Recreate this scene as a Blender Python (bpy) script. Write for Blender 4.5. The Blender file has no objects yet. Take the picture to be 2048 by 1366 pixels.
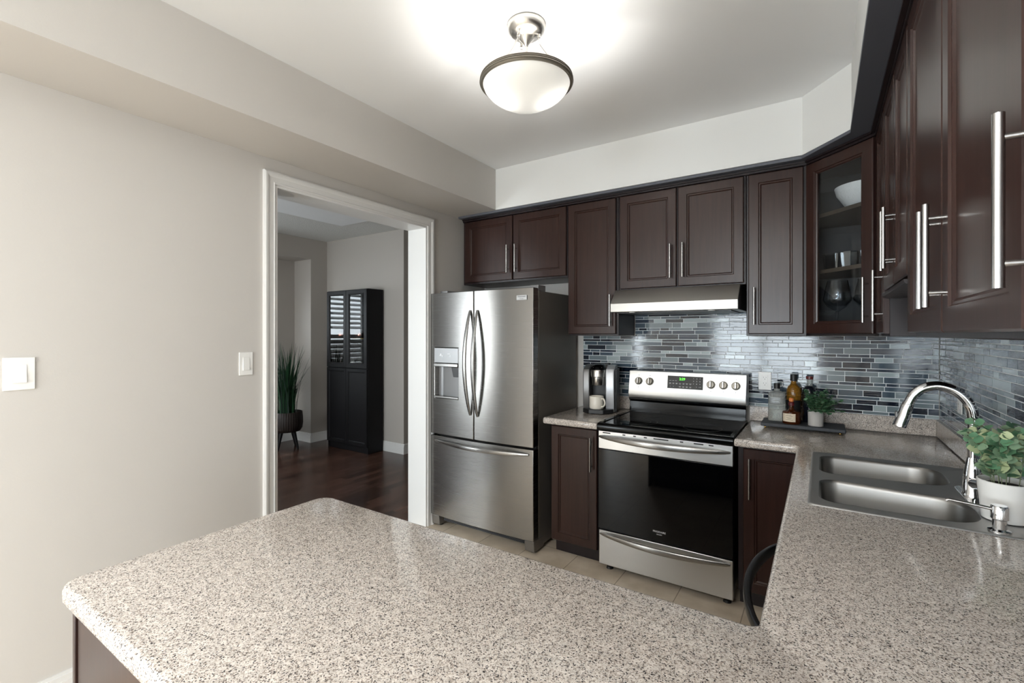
import bpy, bmesh, math, random
from mathutils import Vector, Matrix
R = random.Random(7)
SC = bpy.context.scene
COL = SC.collection
PI = math.pi

# ------------------------------------------------------------------ camera, world, exposure
EYE = 1.46
cam_d = bpy.data.cameras.new('camera')
cam = bpy.data.objects.new('camera', cam_d); COL.objects.link(cam)
cam.location = (0, 0, EYE)
cam.rotation_euler = (PI / 2, 0, math.radians(33.39))
cam_d.sensor_width = 36; cam_d.lens = 939 * 36 / 2048
cam_d.shift_y = -14 / 2048
cam_d.clip_start = 0.02
SC.camera = cam
w = bpy.data.worlds.new('sky'); SC.world = w; w.use_nodes = True
w.node_tree.nodes['Background'].inputs[0].default_value = (.75, .85, 1, 1)
w.node_tree.nodes['Background'].inputs[1].default_value = 1.2
vs = SC.view_settings
SC.display_settings.display_device = 'sRGB'
vs.view_transform = 'Standard'; vs.look = 'None'; vs.gamma = 1; vs.exposure = 0.53
vs.use_curve_mapping = False
SC.cycles.use_denoising = True
SC.cycles.max_bounces = 10; SC.cycles.diffuse_bounces = 6; SC.cycles.glossy_bounces = 5
SC.cycles.transparent_max_bounces = 12; SC.cycles.caustics_reflective = False; SC.cycles.caustics_refractive = False
SC.cycles.sample_clamp_indirect = 6

def area(name, loc, rot, sx, sy, watts, col=(1, 1, 1)):
    l = bpy.data.lights.new(name, 'AREA'); l.shape = 'RECTANGLE'; l.size = sx; l.size_y = sy; l.energy = watts; l.color = col
    o = bpy.data.objects.new(name, l); COL.objects.link(o); o.location = loc; o.rotation_euler = rot
    return o
# daylight arriving at each window (the light stands just outside its glass)
area('daylight_patio', (-.98, -4.22, 1.12), (PI / 2, 0, 0), 1.95, 2.1, 135, (.90, .95, 1))
area('daylight_sidelight', (-3.72, -4.22, 1.3), (PI / 2, 0, 0), .7, 1.8, 50, (.90, .95, 1))
area('daylight_family', (-4.82, -2.4, 1.45), (PI / 2, 0, -PI / 2), 1.8, 1.5, 190, (.92, .96, 1))
area('daylight_family_right', (3.22, -2.2, 1.45), (PI / 2, 0, PI / 2), 2.4, 1.6, 105, (.97, .98, 1))
area('family_room_fill_light', (-.6, -2.0, 2.70), (0, 0, 0), .9, .9, 48, (1, 1, 1))
area('daylight_dining_shutter', (-6.42, 2.6, 1.4), (PI / 2, 0, -PI / 2), 1.3, 1.7, 45, (.9, .95, 1))
area('daylight_dining_front', (-4.5, -.92, 1.4), (PI / 2, 0, 0), 1.6, 1.6, 60, (.95, .97, 1))

# ------------------------------------------------------------------ materials
def srgb(c):
    return tuple(((v / 255) / 12.92 if v / 255 <= .04045 else ((v / 255 + .055) / 1.055) ** 2.4) for v in c) + (1,)
def mat(name, rgb, rough=.5, metal=0, spec=.5, coat=0, coat_r=.1, trans=0, ior=1.5, alpha=1, emit=0, aniso=0):
    m = bpy.data.materials.new(name); m.use_nodes = True
    b = m.node_tree.nodes['Principled BSDF']
    c = srgb(rgb)
    b.inputs['Base Color'].default_value = c
    b.inputs['Roughness'].default_value = rough; b.inputs['Metallic'].default_value = metal
    b.inputs['Specular IOR Level'].default_value = spec; b.inputs['IOR'].default_value = ior
    b.inputs['Coat Weight'].default_value = coat; b.inputs['Coat Roughness'].default_value = coat_r
    b.inputs['Transmission Weight'].default_value = trans; b.inputs['Alpha'].default_value = alpha
    b.inputs['Anisotropic'].default_value = aniso
    if emit:
        b.inputs['Emission Color'].default_value = c; b.inputs['Emission Strength'].default_value = emit
    return m
class NT:
    def __init__(s, m):
        s.t = m.node_tree; s.b = s.t.nodes['Principled BSDF']
    def n(s, kind, **kw):
        o = s.t.nodes.new(kind)
        for k, v in kw.items():
            if k in o.inputs.keys(): o.inputs[k].default_value = v
            else: setattr(o, k, v)
        return o
    def l(s, a, ao, b, bi): s.t.links.new(a.outputs[ao], b.inputs[bi])
    def coords(s, scale=(1, 1, 1), loc=(0, 0, 0), rot=(0, 0, 0)):
        g = s.n('ShaderNodeNewGeometry'); mp = s.n('ShaderNodeMapping')
        mp.inputs['Scale'].default_value = scale; mp.inputs['Location'].default_value = loc; mp.inputs['Rotation'].default_value = rot
        s.l(g, 'Position', mp, 'Vector'); return mp
    def ramp(s, stops, interp='LINEAR'):
        r = s.n('ShaderNodeValToRGB'); e = r.color_ramp; e.interpolation = interp
        while len(e.elements) > 1: e.elements.remove(e.elements[-1])
        e.elements[0].position = stops[0][0]; e.elements[0].color = srgb(stops[0][1])
        for p, c in stops[1:]:
            x = e.elements.new(p); x.color = srgb(c)
        return r
    def bump(s, src, so, strength, dist=.01):
        b = s.n('ShaderNodeBump'); b.inputs['Strength'].default_value = strength; b.inputs['Distance'].default_value = dist
        s.l(src, so, b, 'Height'); s.l(b, 'Normal', s.b, 'Normal'); return b

def noisy(name, rgb, rough, scale, strength, dist=.002, **kw):
    m = mat(name, rgb, rough, **kw); t = NT(m); c = t.coords()
    n = t.n('ShaderNodeTexNoise', Scale=scale, Detail=3.0); t.l(c, 0, n, 'Vector'); t.bump(n, 'Fac', strength, dist)
    return m
M = {}
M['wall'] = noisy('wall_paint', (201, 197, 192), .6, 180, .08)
M['soffit'] = noisy('soffit_paint', (222, 222, 220), .65, 180, .08)
M['ceiling'] = noisy('ceiling_paint', (234, 235, 236), .8, 90, .05)
M['popcorn'] = noisy('popcorn_ceiling', (218, 217, 213), .9, 110, 1, .012)
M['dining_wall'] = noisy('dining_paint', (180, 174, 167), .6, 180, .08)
M['white'] = mat('white_trim', (222, 221, 219), .4)
M['plastic'] = mat('white_plastic', (240, 239, 236), .3)

def wood(name, c0, c1, rough, coat, axis='z', spec=.5):
    m = mat(name, c0, rough, coat=coat, coat_r=.14, spec=spec); t = NT(m)
    sc = {'z': (38, 38, 2.2), 'y': (30, 2.2, 30), 'x': (2.2, 30, 30)}[axis]
    c = t.coords(sc); n = t.n('ShaderNodeTexNoise', Scale=1.5, Detail=5.0, Roughness=.6); t.l(c, 0, n, 'Vector')
    r = t.ramp([(.3, c0), (.7, c1)]); t.l(n, 'Fac', r, 'Fac'); t.l(r, 'Color', t.b, 'Base Color')
    t.bump(n, 'Fac', .05, .002)
    return m
M['wood'] = wood('espresso_wood', (41, 25, 21), (54, 34, 29), .28, .0, spec=.36)
M['wood_dark'] = wood('espresso_frame', (30, 23, 24), (38, 29, 30), .34, .0, spec=.36)
M['crownpaint'] = mat('dark_crown', (84, 86, 94), .5)
M['black_wood'] = wood('black_brown_wood', (14, 13, 15), (19, 18, 20), .42, .0, spec=.2)
M['inside'] = mat('cabinet_inside', (44, 40, 40), .5)
M['shelf'] = mat('cabinet_shelf', (72, 62, 52), .45)

def steel(name, rgb, rough, grain=(3, 3, 700), var=.012, aniso=.0):
    m = mat(name, rgb, rough, 1.0, aniso=aniso); t = NT(m); c = t.coords(grain)
    n = t.n('ShaderNodeTexNoise', Scale=1.0, Detail=2.0); t.l(c, 0, n, 'Vector')
    mr = t.n('ShaderNodeMapRange'); mr.inputs['To Min'].default_value = rough - var; mr.inputs['To Max'].default_value = rough + var
    t.l(n, 'Fac', mr, 'Value'); t.l(mr, 'Result', t.b, 'Roughness')
    if aniso:
        tg = t.n('ShaderNodeTangent', direction_type='RADIAL', axis='Z'); t.l(tg, 'Tangent', t.b, 'Tangent'); t.b.inputs['Anisotropic Rotation'].default_value = .25
    return m
M['steel'] = steel('brushed_steel', (158, 156, 153), .27, aniso=.65)
M['steel_bright'] = steel('bright_brushed_steel', (198, 197, 195), .3, aniso=.4)
M['hoodsteel'] = steel('hood_steel', (186, 183, 178), .42, aniso=.3)
M['steel_side'] = mat('grey_fridge_side', (112, 107, 101), .36, .3)
M['sinkdeck'] = steel('sink_deck_steel', (190, 189, 187), .5)
M['sinksteel'] = steel('sink_steel', (142, 140, 137), .36, (200, 200, 3), .03)
M['chrome'] = mat('chrome', (225, 226, 228), .06, 1)
M['nickel'] = steel('brushed_nickel', (205, 202, 198), .25, (3, 3, 500), .03)
M['bar'] = mat('satin_bar', (178, 176, 174), .24, 1)
M['darkbar'] = mat('dark_steel_bar', (70, 70, 72), .28, 1)
M['pewter'] = mat('dark_pewter', (134, 128, 118), .38, .6)
M['black'] = mat('black_enamel', (9, 9, 10), .12, spec=.18)
M['black_matte'] = mat('black_plastic', (24, 24, 25), .45)
M['charcoal'] = mat('charcoal_plastic', (58, 58, 60), .35)
M['silver'] = mat('silver_plastic', (196, 198, 202), .34, .3)
M['gunmetal'] = mat('gunmetal_plastic', (112, 111, 110), .35, .6)
M['panelgrey'] = mat('grey_panel', (142, 142, 143), .3, .4)
M['blackglass'] = mat('black_glass', (4, 4, 5), .035, spec=.35)
M['cooktop'] = mat('ceramic_glass', (8, 8, 9), .05, spec=.6)
M['ring'] = mat('burner_ring', (36, 36, 37), .25)
M['porcelain'] = mat('white_ceramic', (236, 234, 230), .3)
M['mugcream'] = mat('cream_ceramic', (226, 220, 208), .28)
M['concrete'] = noisy('pale_concrete', (190, 186, 182), .85, 90, .25)
M['slate'] = noisy('dark_slate', (58, 61, 66), .6, 160, .35)
M['gold'] = mat('brass', (206, 170, 96), .22, 1)
M['copper'] = mat('rose_copper', (222, 148, 128), .12, 1)
M['soil'] = noisy('soil', (44, 34, 28), .95, 200, .8)
M['wicker'] = noisy('dark_wicker', (40, 31, 27), .55, 160, .6)
M['leaf1'] = mat('boxwood_leaf', (74, 122, 82), .45)
M['leaf2'] = mat('boxwood_leaf_pale', (124, 166, 130), .45)
M['euc1'] = mat('eucalyptus_leaf', (140, 166, 134), .5)
M['euc2'] = mat('eucalyptus_leaf_pale', (190, 200, 156), .5)
M['euc3'] = mat('eucalyptus_leaf_deep', (96, 138, 104), .5)
M['stem'] = mat('plant_stem', (120, 128, 100), .6)
M['grass1'] = mat('grass_blade', (34, 72, 44), .5)
M['grass2'] = mat('grass_blade_dark', (22, 46, 34), .5)
M['cork'] = mat('orange_stopper', (206, 122, 62), .5)
M['redcap'] = mat('dark_red_cap', (92, 32, 30), .35)
M['paper'] = mat('cream_label', (222, 208, 186), .7)
M['ink'] = mat('label_ink', (70, 60, 54), .7)
M['paleink'] = mat('pale_label_ink', (128, 130, 128), .6)
M['mark'] = mat('white_mark', (226, 228, 230), .5)
M['badge'] = mat('pale_badge', (222, 224, 226), .25, .5)
M['badge_ink'] = mat('badge_ink', (80, 84, 92), .4)
M['green'] = mat('green_digits', (90, 255, 60), .5, emit=2.2)
M['grout'] = noisy('grey_grout', (232, 236, 238), .85, 300, .3)

def thin_glass(name, tint, refl=1.0, rough=.0):
    m = bpy.data.materials.new(name); m.use_nodes = True; t = m.node_tree
    for n in list(t.nodes): t.nodes.remove(n)
    out = t.nodes.new('ShaderNodeOutputMaterial'); mx = t.nodes.new('ShaderNodeMixShader')
    tr = t.nodes.new('ShaderNodeBsdfTransparent'); gl = t.nodes.new('ShaderNodeBsdfGlossy'); fr = t.nodes.new('ShaderNodeFresnel')
    mul = t.nodes.new('ShaderNodeMath'); mul.operation = 'MULTIPLY'; mul.inputs[1].default_value = refl; mul.use_clamp = True
    tr.inputs[0].default_value = tint + (1,); gl.inputs['Roughness'].default_value = rough; fr.inputs[0].default_value = 1.5
    ge = t.nodes.new('ShaderNodeNewGeometry'); sub = t.nodes.new('ShaderNodeMath'); sub.operation = 'SUBTRACT'; sub.inputs[0].default_value = 1
    m2 = t.nodes.new('ShaderNodeMath'); m2.operation = 'MULTIPLY'
    t.links.new(ge.outputs['Backfacing'], sub.inputs[1]); t.links.new(sub.outputs[0], m2.inputs[1]); t.links.new(mul.outputs[0], m2.inputs[0])
    t.links.new(fr.outputs[0], mul.inputs[0]); t.links.new(m2.outputs[0], mx.inputs[0])
    t.links.new(tr.outputs[0], mx.inputs[1]); t.links.new(gl.outputs[0], mx.inputs[2]); t.links.new(mx.outputs[0], out.inputs[0])
    return m
M['pane'] = thin_glass('window_pane', (.96, .98, .98), 1)
M['cabglass'] = thin_glass('cabinet_pane', (.9, .92, .93), 1.4)
M['tumbler'] = thin_glass('clear_tumbler_glass', (.78, .81, .83), 5, .03)
M['wine'] = thin_glass('clear_wine_glass', (.86, .88, .9), 2.4, .01)
M['bottleclear'] = mat('clear_bottle_glass', (222, 226, 222), .12, trans=.75, ior=1.3)
M['amber'] = mat('amber_spirit', (206, 146, 52), .05, trans=.7, ior=1.35, spec=.7)
M['amber_dark'] = mat('brown_spirit', (84, 40, 16), .05, trans=.35, ior=1.35, spec=.7)
M['darkbottle'] = mat('dark_bottle_glass', (18, 20, 28), .05, spec=.8)
M['waxred'] = mat('dark_red_wax', (86, 22, 28), .4)

# frosted lamp bowl
m = mat('frosted_bowl', (238, 236, 230), .35); t = NT(m)
tl = t.n('ShaderNodeBsdfTranslucent'); tl.inputs[0].default_value = (.115, .115, .112, 1)
tp = t.n('ShaderNodeBsdfTransparent'); mx0 = t.n('ShaderNodeMixShader'); mx0.inputs[0].default_value = .0
mx = t.n('ShaderNodeMixShader'); mx.inputs[0].default_value = .3
out = [n for n in m.node_tree.nodes if n.type == 'OUTPUT_MATERIAL'][0]
t.l(t.b, 0, mx, 1); t.l(tl, 0, mx0, 1); t.l(tp, 0, mx0, 2); t.l(mx0, 0, mx, 2); t.l(mx, 0, out, 0)
M['bowl'] = m
M['bulb'] = mat('lit_bulb', (255, 252, 246), .4, emit=310)

# speckled laminate worktop
m = mat('speckled_laminate', (200, 194, 188), .11, spec=.5); t = NT(m); c = t.coords()
nz = t.n('ShaderNodeTexNoise', Scale=170.0, Detail=2.0); t.l(c, 0, nz, 'Vector')
mxv = t.n('ShaderNodeMixRGB'); mxv.inputs[0].default_value = .004; t.l(c, 0, mxv, 1); t.l(nz, 'Color', mxv, 2)
v1 = t.n('ShaderNodeTexVoronoi', Scale=470.0); t.l(mxv, 0, v1, 'Vector')
sp = t.n('ShaderNodeSeparateColor'); t.l(v1, 'Color', sp, 0)
r1 = t.ramp([(0, (223, 215, 207)), (.34, (207, 197, 188)), (.58, (185, 173, 163)), (.77, (148, 136, 127)), (.88, (100, 94, 92)), (.95, (56, 53, 54))], 'CONSTANT')
t.l(sp, 0, r1, 'Fac')
v2 = t.n('ShaderNodeTexNoise', Scale=60.0, Detail=2.0); t.l(c, 0, v2, 'Vector')
r2 = t.ramp([(.35, (232, 232, 232)), (.65, (255, 255, 255))]); t.l(v2, 'Fac', r2, 'Fac')
mm = t.n('ShaderNodeMixRGB', blend_type='MULTIPLY'); mm.inputs[0].default_value = 1; t.l(r1, 'Color', mm, 1); t.l(r2, 'Color', mm, 2)
t.l(mm, 0, t.b, 'Base Color')
M['granite'] = m

# glass mosaic tiles
TILE = []
for i, c in enumerate([(18, 27, 42), (40, 54, 70), (70, 86, 99), (112, 125, 131), (160, 173, 176)]):
    m = mat('mosaic_glass_%s' % 'navy slate grey ash mist'.split()[i], c, .07, spec=.55); t = NT(m)
    cc = t.coords((9, 9, 90)); n = t.n('ShaderNodeTexNoise', Scale=1.6, Detail=2.0); t.l(cc, 0, n, 'Vector'); t.bump(n, 'Fac', .09, .004)
    TILE.append(m)

# floors
m = mat('beige_floor_tile', (196, 178, 158), .35); t = NT(m); c = t.coords((1, 1, 1), (1.343, -2.5 + .333 * 8, 0))
b = t.n('ShaderNodeTexBrick'); b.offset = 0; b.inputs['Scale'].default_value = 1; b.inputs['Mortar Size'].default_value = .0025
b.inputs['Brick Width'].default_value = .3333; b.inputs['Row Height'].default_value = .3333
b.inputs['Color1'].default_value = srgb((226, 211, 191)); b.inputs['Color2'].default_value = srgb((219, 204, 184)); b.inputs['Mortar'].default_value = srgb((158, 142, 122))
t.l(c, 0, b, 'Vector')
n = t.n('ShaderNodeTexNoise', Scale=7.0, Detail=5.0); t.l(c, 0, n, 'Vector')
r = t.ramp([(.3, (226, 222, 216)), (.7, (255, 255, 255))]); t.l(n, 'Fac', r, 'Fac')
mm = t.n('ShaderNodeMixRGB', blend_type='MULTIPLY'); mm.inputs[0].default_value = 1; t.l(b, 'Color', mm, 1); t.l(r, 'Color', mm, 2); t.l(mm, 0, t.b, 'Base Color')
M['floortile'] = m
m = mat('dark_hardwood', (50, 34, 28), .26, coat=.0); t = NT(m); c = t.coords((1, 1, 1), (0, 0, 0), (0, 0, PI / 2))
b = t.n('ShaderNodeTexBrick'); b.offset = .37; b.inputs['Scale'].default_value = 1; b.inputs['Mortar Size'].default_value = .0012
b.inputs['Brick Width'].default_value = .9; b.inputs['Row Height'].default_value = .085
b.inputs['Color1'].default_value = srgb((98, 70, 58)); b.inputs['Color2'].default_value = srgb((58, 40, 34)); b.inputs['Mortar'].default_value = srgb((20, 14, 12))
t.l(c, 0, b, 'Vector')
c2 = t.coords((40, 3, 1)); n = t.n('ShaderNodeTexNoise', Scale=1.5, Detail=4.0); t.l(c2, 0, n, 'Vector')
r = t.ramp([(.3, (190, 180, 172)), (.7, (255, 255, 255))]); t.l(n, 'Fac', r, 'Fac')
mm = t.n('ShaderNodeMixRGB', blend_type='MULTIPLY'); mm.inputs[0].default_value = 1; t.l(b, 'Color', mm, 1); t.l(r, 'Color', mm, 2); t.l(mm, 0, t.b, 'Base Color')
M['hardwood'] = m

# ------------------------------------------------------------------ mesh helpers
ORG = {}
def V(*a): return Vector(a)
class MB:
    def __init__(s): s.bm = bmesh.new(); s.m = 0
    def add(s, vs, fs, smooth=True):
        v = [s.bm.verts.new(p) for p in vs]
        for f in fs:
            try:
                q = s.bm.faces.new([v[i] for i in f]); q.material_index = s.m; q.smooth = smooth
            except ValueError: pass
        return v
    def hexa(s, p): s.add(p, [(0, 3, 2, 1), (4, 5, 6, 7), (0, 1, 5, 4), (1, 2, 6, 5), (2, 3, 7, 6), (3, 0, 4, 7)])
    def box(s, x0, x1, y0, y1, z0, z1):
        s.hexa([(x0, y0, z0), (x1, y0, z0), (x1, y1, z0), (x0, y1, z0), (x0, y0, z1), (x1, y0, z1), (x1, y1, z1), (x0, y1, z1)])
        return s
    def loops(s, L, cap0=True, cap1=True, closed=True):
        n = len(L[0]); v = [[s.bm.verts.new(p) for p in lp] for lp in L]
        def f(q):
            try:
                a = s.bm.faces.new(q); a.material_index = s.m; a.smooth = True
            except ValueError: pass
        for a, b in zip(v, v[1:]):
            for i in range(n if closed else n - 1):
                j = (i + 1) % n; f([a[i], a[j], b[j], b[i]])
        if cap0: f(list(reversed(v[0])))
        if cap1: f(v[-1])
        return s
    def prism(s, poly, z0, z1):                       # poly in xy
        return s.loops([[(x, y, z0) for x, y in poly], [(x, y, z1) for x, y in poly]])
    def prism_x(s, poly, x0, x1):                     # poly in yz, extruded in x
        return s.loops([[(x0, y, z) for y, z in poly], [(x1, y, z) for y, z in poly]])
    def frame(s, a, b):
        d = (Vector(b) - Vector(a)).normalized(); u = d.cross(V(0, 0, 1))
        if u.length < 1e-4: u = V(1, 0, 0)
        u.normalize(); return u, d.cross(u)
    def cyl(s, a, b, r0, r1=None, n=20, cap=True):
        r1 = r0 if r1 is None else r1; u, v = s.frame(a, b); a, b = Vector(a), Vector(b)
        cs = [(math.cos(2 * PI * i / n), math.sin(2 * PI * i / n)) for i in range(n)]
        return s.loops([[a + u * (r0 * c) + v * (r0 * d) for c, d in cs], [b + u * (r1 * c) + v * (r1 * d) for c, d in cs]], cap, cap)
    def lathe(s, prof, c=(0, 0, 0), n=32, cap0=False, cap1=False, mod=None):
        L = []
        for r, z in prof:
            L.append([(c[0] + (r * (mod(2 * PI * i / n) if mod else 1)) * math.cos(2 * PI * i / n), c[1] + (r * (mod(2 * PI * i / n) if mod else 1)) * math.sin(2 * PI * i / n), c[2] + z) for i in range(n)])
        return s.loops(L, cap0, cap1)
    def tube(s, pts, r, n=14, cap=True):
        P = [Vector(p) for p in pts]; rr = r if isinstance(r, (list, tuple)) else [r] * len(P)
        L = []; u = None
        for i, p in enumerate(P):
            d = (P[min(i + 1, len(P) - 1)] - P[max(i - 1, 0)]).normalized()
            if u is None:
                u = d.cross(V(0, 0, 1))
                if u.length < 1e-3: u = d.cross(V(1, 0, 0))
            u = (u - d * u.dot(d)).normalized(); v = d.cross(u)
            L.append([p + u * (rr[i] * math.cos(2 * PI * k / n)) + v * (rr[i] * math.sin(2 * PI * k / n)) for k in range(n)])
        return s.loops(L, cap, cap)
    def ribbon(s, pts, W, w, th, n=16, p=.6):          # flat rounded bar, width along W
        P = [Vector(q) for q in pts]; W = Vector(W); L = []
        for i, q in enumerate(P):
            d = (P[min(i + 1, len(P) - 1)] - P[max(i - 1, 0)]).normalized(); T = d.cross(W).normalized()
            ww = w[i] if isinstance(w, list) else w; tt = th[i] if isinstance(th, list) else th
            ring = []
            for k in range(n):
                c, e = math.cos(2 * PI * k / n), math.sin(2 * PI * k / n)
                ring.append(q + W * (ww / 2 * math.copysign(abs(c) ** p, c)) + T * (tt / 2 * math.copysign(abs(e) ** p, e)))
            L.append(ring)
        return s.loops(L)
    def ball(s, c, r, n=16, sz=1):
        prof = [(r * math.sin(PI * i / n), -r * sz * math.cos(PI * i / n)) for i in range(1, n)]
        return s.lathe(prof, c, n * 2, True, True)
    def leaf(s, base, d, up, ln, wd, fold=.25, droop=.15):
        d = Vector(d).normalized(); side = d.cross(Vector(up))
        if side.length < 1e-3: side = V(1, 0, 0)
        side.normalize(); n = side.cross(d); base = Vector(base)
        st = [(0, .12), (.3, .85), (.6, 1), (.85, .62), (1, .05)]
        vs = []; fs = []
        for a, b in st:
            mid = base + d * (ln * a) - n * (droop * ln * a * a)
            e = n * (fold * wd * b * .5)
            vs += [mid - side * (wd / 2 * b) + e, mid, mid + side * (wd / 2 * b) + e]
        for i in range(len(st) - 1):
            o = 3 * i; fs += [(o, o + 1, o + 4, o + 3), (o + 1, o + 2, o + 5, o + 4)]
        s.add(vs, fs)
    def build(s, name, mats, parent=None, bevel=0, seg=2, sharp=35, recalc=True):
        if recalc: bmesh.ops.recalc_face_normals(s.bm, faces=s.bm.faces)
        org = ORG.get(parent, V(0, 0, 0)) if parent else V(0, 0, 0)
        for v in s.bm.verts: v.co -= org
        me = bpy.data.meshes.new(name); s.bm.to_mesh(me); s.bm.free()
        for x in (mats if isinstance(mats, (list, tuple)) else [mats]): me.materials.append(x if not isinstance(x, str) else M[x])
        me.set_sharp_from_angle(angle=math.radians(sharp))
        o = bpy.data.objects.new(name, me); COL.objects.link(o)
        if parent: o.parent = parent
        ORG[o] = org.copy()
        if bevel:
            b = o.modifiers.new('bevel', 'BEVEL'); b.width = bevel; b.segments = seg; b.limit_method = 'ANGLE'; b.angle_limit = math.radians(40)
        return o
def bx(name, mats, parent, x0, x1, y0, y1, z0, z1, bevel=0): return MB().box(x0, x1, y0, y1, z0, z1).build(name, mats, parent, bevel)
def tag(o, label, cat, group=None):
    o['label'] = label; o['category'] = cat
    if group: o['group'] = group
    return o
def thing(name, label, cat, loc=(0, 0, 0), group=None):
    o = bpy.data.objects.new(name, None); COL.objects.link(o); o.location = loc; o.empty_display_size = .05
    ORG[o] = Vector(loc); return tag(o, label, cat, group)
def struct(o): o['kind'] = 'structure'; return o
def copy_tree(o, parent=None):
    c = o.copy(); COL.objects.link(c)
    if parent: c.parent = parent
    for ch in list(o.children): copy_tree(ch, c)
    return c
def round_poly(pts, rad, n=6):
    out = []; N = len(pts)
    for i, p in enumerate(pts):
        r = rad[i] if isinstance(rad, (list, tuple)) else rad
        if r <= 0: out.append(tuple(p)); continue
        p = Vector(p); a = (Vector(pts[i - 1]) - p).normalized(); b = (Vector(pts[(i + 1) % N]) - p).normalized()
        ang = a.angle(b); t = r / math.tan(ang / 2); c = p + (a + b).normalized() * (r / math.sin(ang / 2))
        s0 = p + a * t - c; s1 = p + b * t - c
        for k in range(n + 1):
            f = k / n; q = s0.lerp(s1, f)
            th = s0.angle(s1)
            q = (s0 * math.sin((1 - f) * th) + s1 * math.sin(f * th)) / math.sin(th)
            out.append(tuple(c + q))
    return out
def inset(poly, d):
    N = len(poly); out = []
    for i in range(N):
        p = Vector(poly[i]); e1 = (p - Vector(poly[i - 1])).normalized(); e2 = (Vector(poly[(i + 1) % N]) - p).normalized()
        n1 = V(-e1.y, e1.x); n2 = V(-e2.y, e2.x)
        out.append(tuple(p + (n1 + n2) * (d / (1 + n1.dot(n2)))))
    return out
def slab(outline, prof, holes=()):                      # outline CCW; prof = [(inset, z) ...] from bottom to top; holes open at the last z
    s = MB(); bm = s.bm; rings = [[bm.verts.new((x, y, z)) for x, y in (inset(outline, d) if d else outline)] for d, z in prof]
    n = len(outline)
    for a, b in zip(rings, rings[1:]):
        for i in range(n):
            j = (i + 1) % n; f = bm.faces.new([a[i], a[j], b[j], b[i]]); f.smooth = True
    bm.faces.new(list(reversed(rings[0]))) if not holes else None
    zt = prof[-1][1]; zb = prof[0][1]
    edges = [bm.edges.get((rings[-1][i], rings[-1][(i + 1) % n])) for i in range(n)]
    eb = [bm.edges.get((rings[0][i], rings[0][(i + 1) % n])) for i in range(n)]
    for h in holes:
        a = [bm.verts.new((x, y, zt)) for x, y in h]; b = [bm.verts.new((x, y, zb)) for x, y in h]; k = len(h)
        for i in range(k):
            j = (i + 1) % k; f = bm.faces.new([a[i], a[j], b[j], b[i]]); f.smooth = True
        edges += [bm.edges.get((a[i], a[(i + 1) % k])) for i in range(k)]
        eb += [bm.edges.get((b[i], b[(i + 1) % k])) for i in range(k)]
    bmesh.ops.triangle_fill(bm, use_beauty=True, use_dissolve=False, edges=edges)
    if holes: bmesh.ops.triangle_fill(bm, use_beauty=True, use_dissolve=False, edges=eb)
    return s
def catmull(P, k=8):
    P = [Vector(p) for p in P]; Q = [P[0] * 2 - P[1]] + P + [P[-1] * 2 - P[-2]]; out = []
    for i in range(1, len(Q) - 2):
        a, b, c, d = Q[i - 1:i + 3]
        for j in range(k):
            t = j / k; out.append(.5 * ((2 * b) + (c - a) * t + (2 * a - 5 * b + 4 * c - d) * t * t + (3 * b - a - 3 * c + d) * t ** 3))
    out.append(P[-1]); return out
def text(name, s, size, origin, U, N, m, parent, align='CENTER', depth=.0004):
    c = bpy.data.curves.new(name, 'FONT'); c.body = s; c.size = size; c.align_x = align; c.align_y = 'CENTER'; c.extrude = depth
    tmp = bpy.data.objects.new('tmp', c); COL.objects.link(tmp)
    dg = bpy.context.evaluated_depsgraph_get(); me = bpy.data.meshes.new_from_object(tmp.evaluated_get(dg)); bpy.data.objects.remove(tmp)
    U = Vector(U).normalized(); N = Vector(N).normalized(); W = N.cross(U)
    mt = Matrix((U, W, N)).transposed().to_4x4(); mt.translation = Vector(origin) - ORG.get(parent, V(0, 0, 0))
    me.transform(mt); me.materials.clear(); me.materials.append(M[m]); me.name = name
    o = bpy.data.objects.new(name, me); COL.objects.link(o); o.parent = parent; ORG[o] = ORG.get(parent, V(0, 0, 0)).copy()
    return o

# ------------------------------------------------------------------ the rooms
XL, XR, YB, ZC = -2.51, .533, 3.36, 2.73
DX, DY, DZ = -5.76, 4.05, 2.75                           # dining room walls, ceiling
OY0, OY1, OZ = 1.437, 2.629, 2.283                       # opening to the dining room
struct(bx('floor', 'floortile', None, -4.7, 3.1, -4.1, 3.5, -.1, 0))
struct(bx('floor_dining', 'hardwood', None, -6.6, -2.67, -.6, 6.0, -.1, .001))
s = MB(); s.box(-2.67, XL, -.6, OY0, 0, 2.85); s.box(-2.67, XL, OY1, 6.0, 0, 2.85); s.box(-2.67, XL, OY0, OY1, OZ, 2.85)
struct(s.build('wall_left', 'wall'))
wall_back = struct(bx('wall_back', 'wall', None, -2.51, XR + .12, YB, YB + .14, 0, 2.85))
wall_right = struct(bx('wall_right', 'wall', None, XR, XR + .12, -.6, YB, 0, 2.85))
struct(bx('wall_right_return', 'wall', None, XR + .12, 3.1, -.6, -.48, 0, 2.85))
s = MB(); s.box(3.0, 3.1, -4.1, -3.4, 0, 2.85); s.box(3.0, 3.1, -1.0, -.6, 0, 2.85); s.box(3.0, 3.1, -3.4, -1.0, 0, .65); s.box(3.0, 3.1, -3.4, -1.0, 2.25, 2.85)
struct(s.build('wall_family_right', 'wall'))
s = MB(); s.box(-4.7, -4.05, -4.1, -4.0, 0, 2.85); s.box(-3.4, -1.93, -4.1, -4.0, 0, 2.85); s.box(-.03, 3.1, -4.1, -4.0, 0, 2.85)
s.box(-1.93, -.03, -4.1, -4.0, 2.12, 2.85); s.box(-4.05, -3.4, -4.1, -4.0, 2.2, 2.85); s.box(-4.05, -3.4, -4.1, -4.0, 0, .4)
struct(s.build('wall_front', 'wall'))
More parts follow.
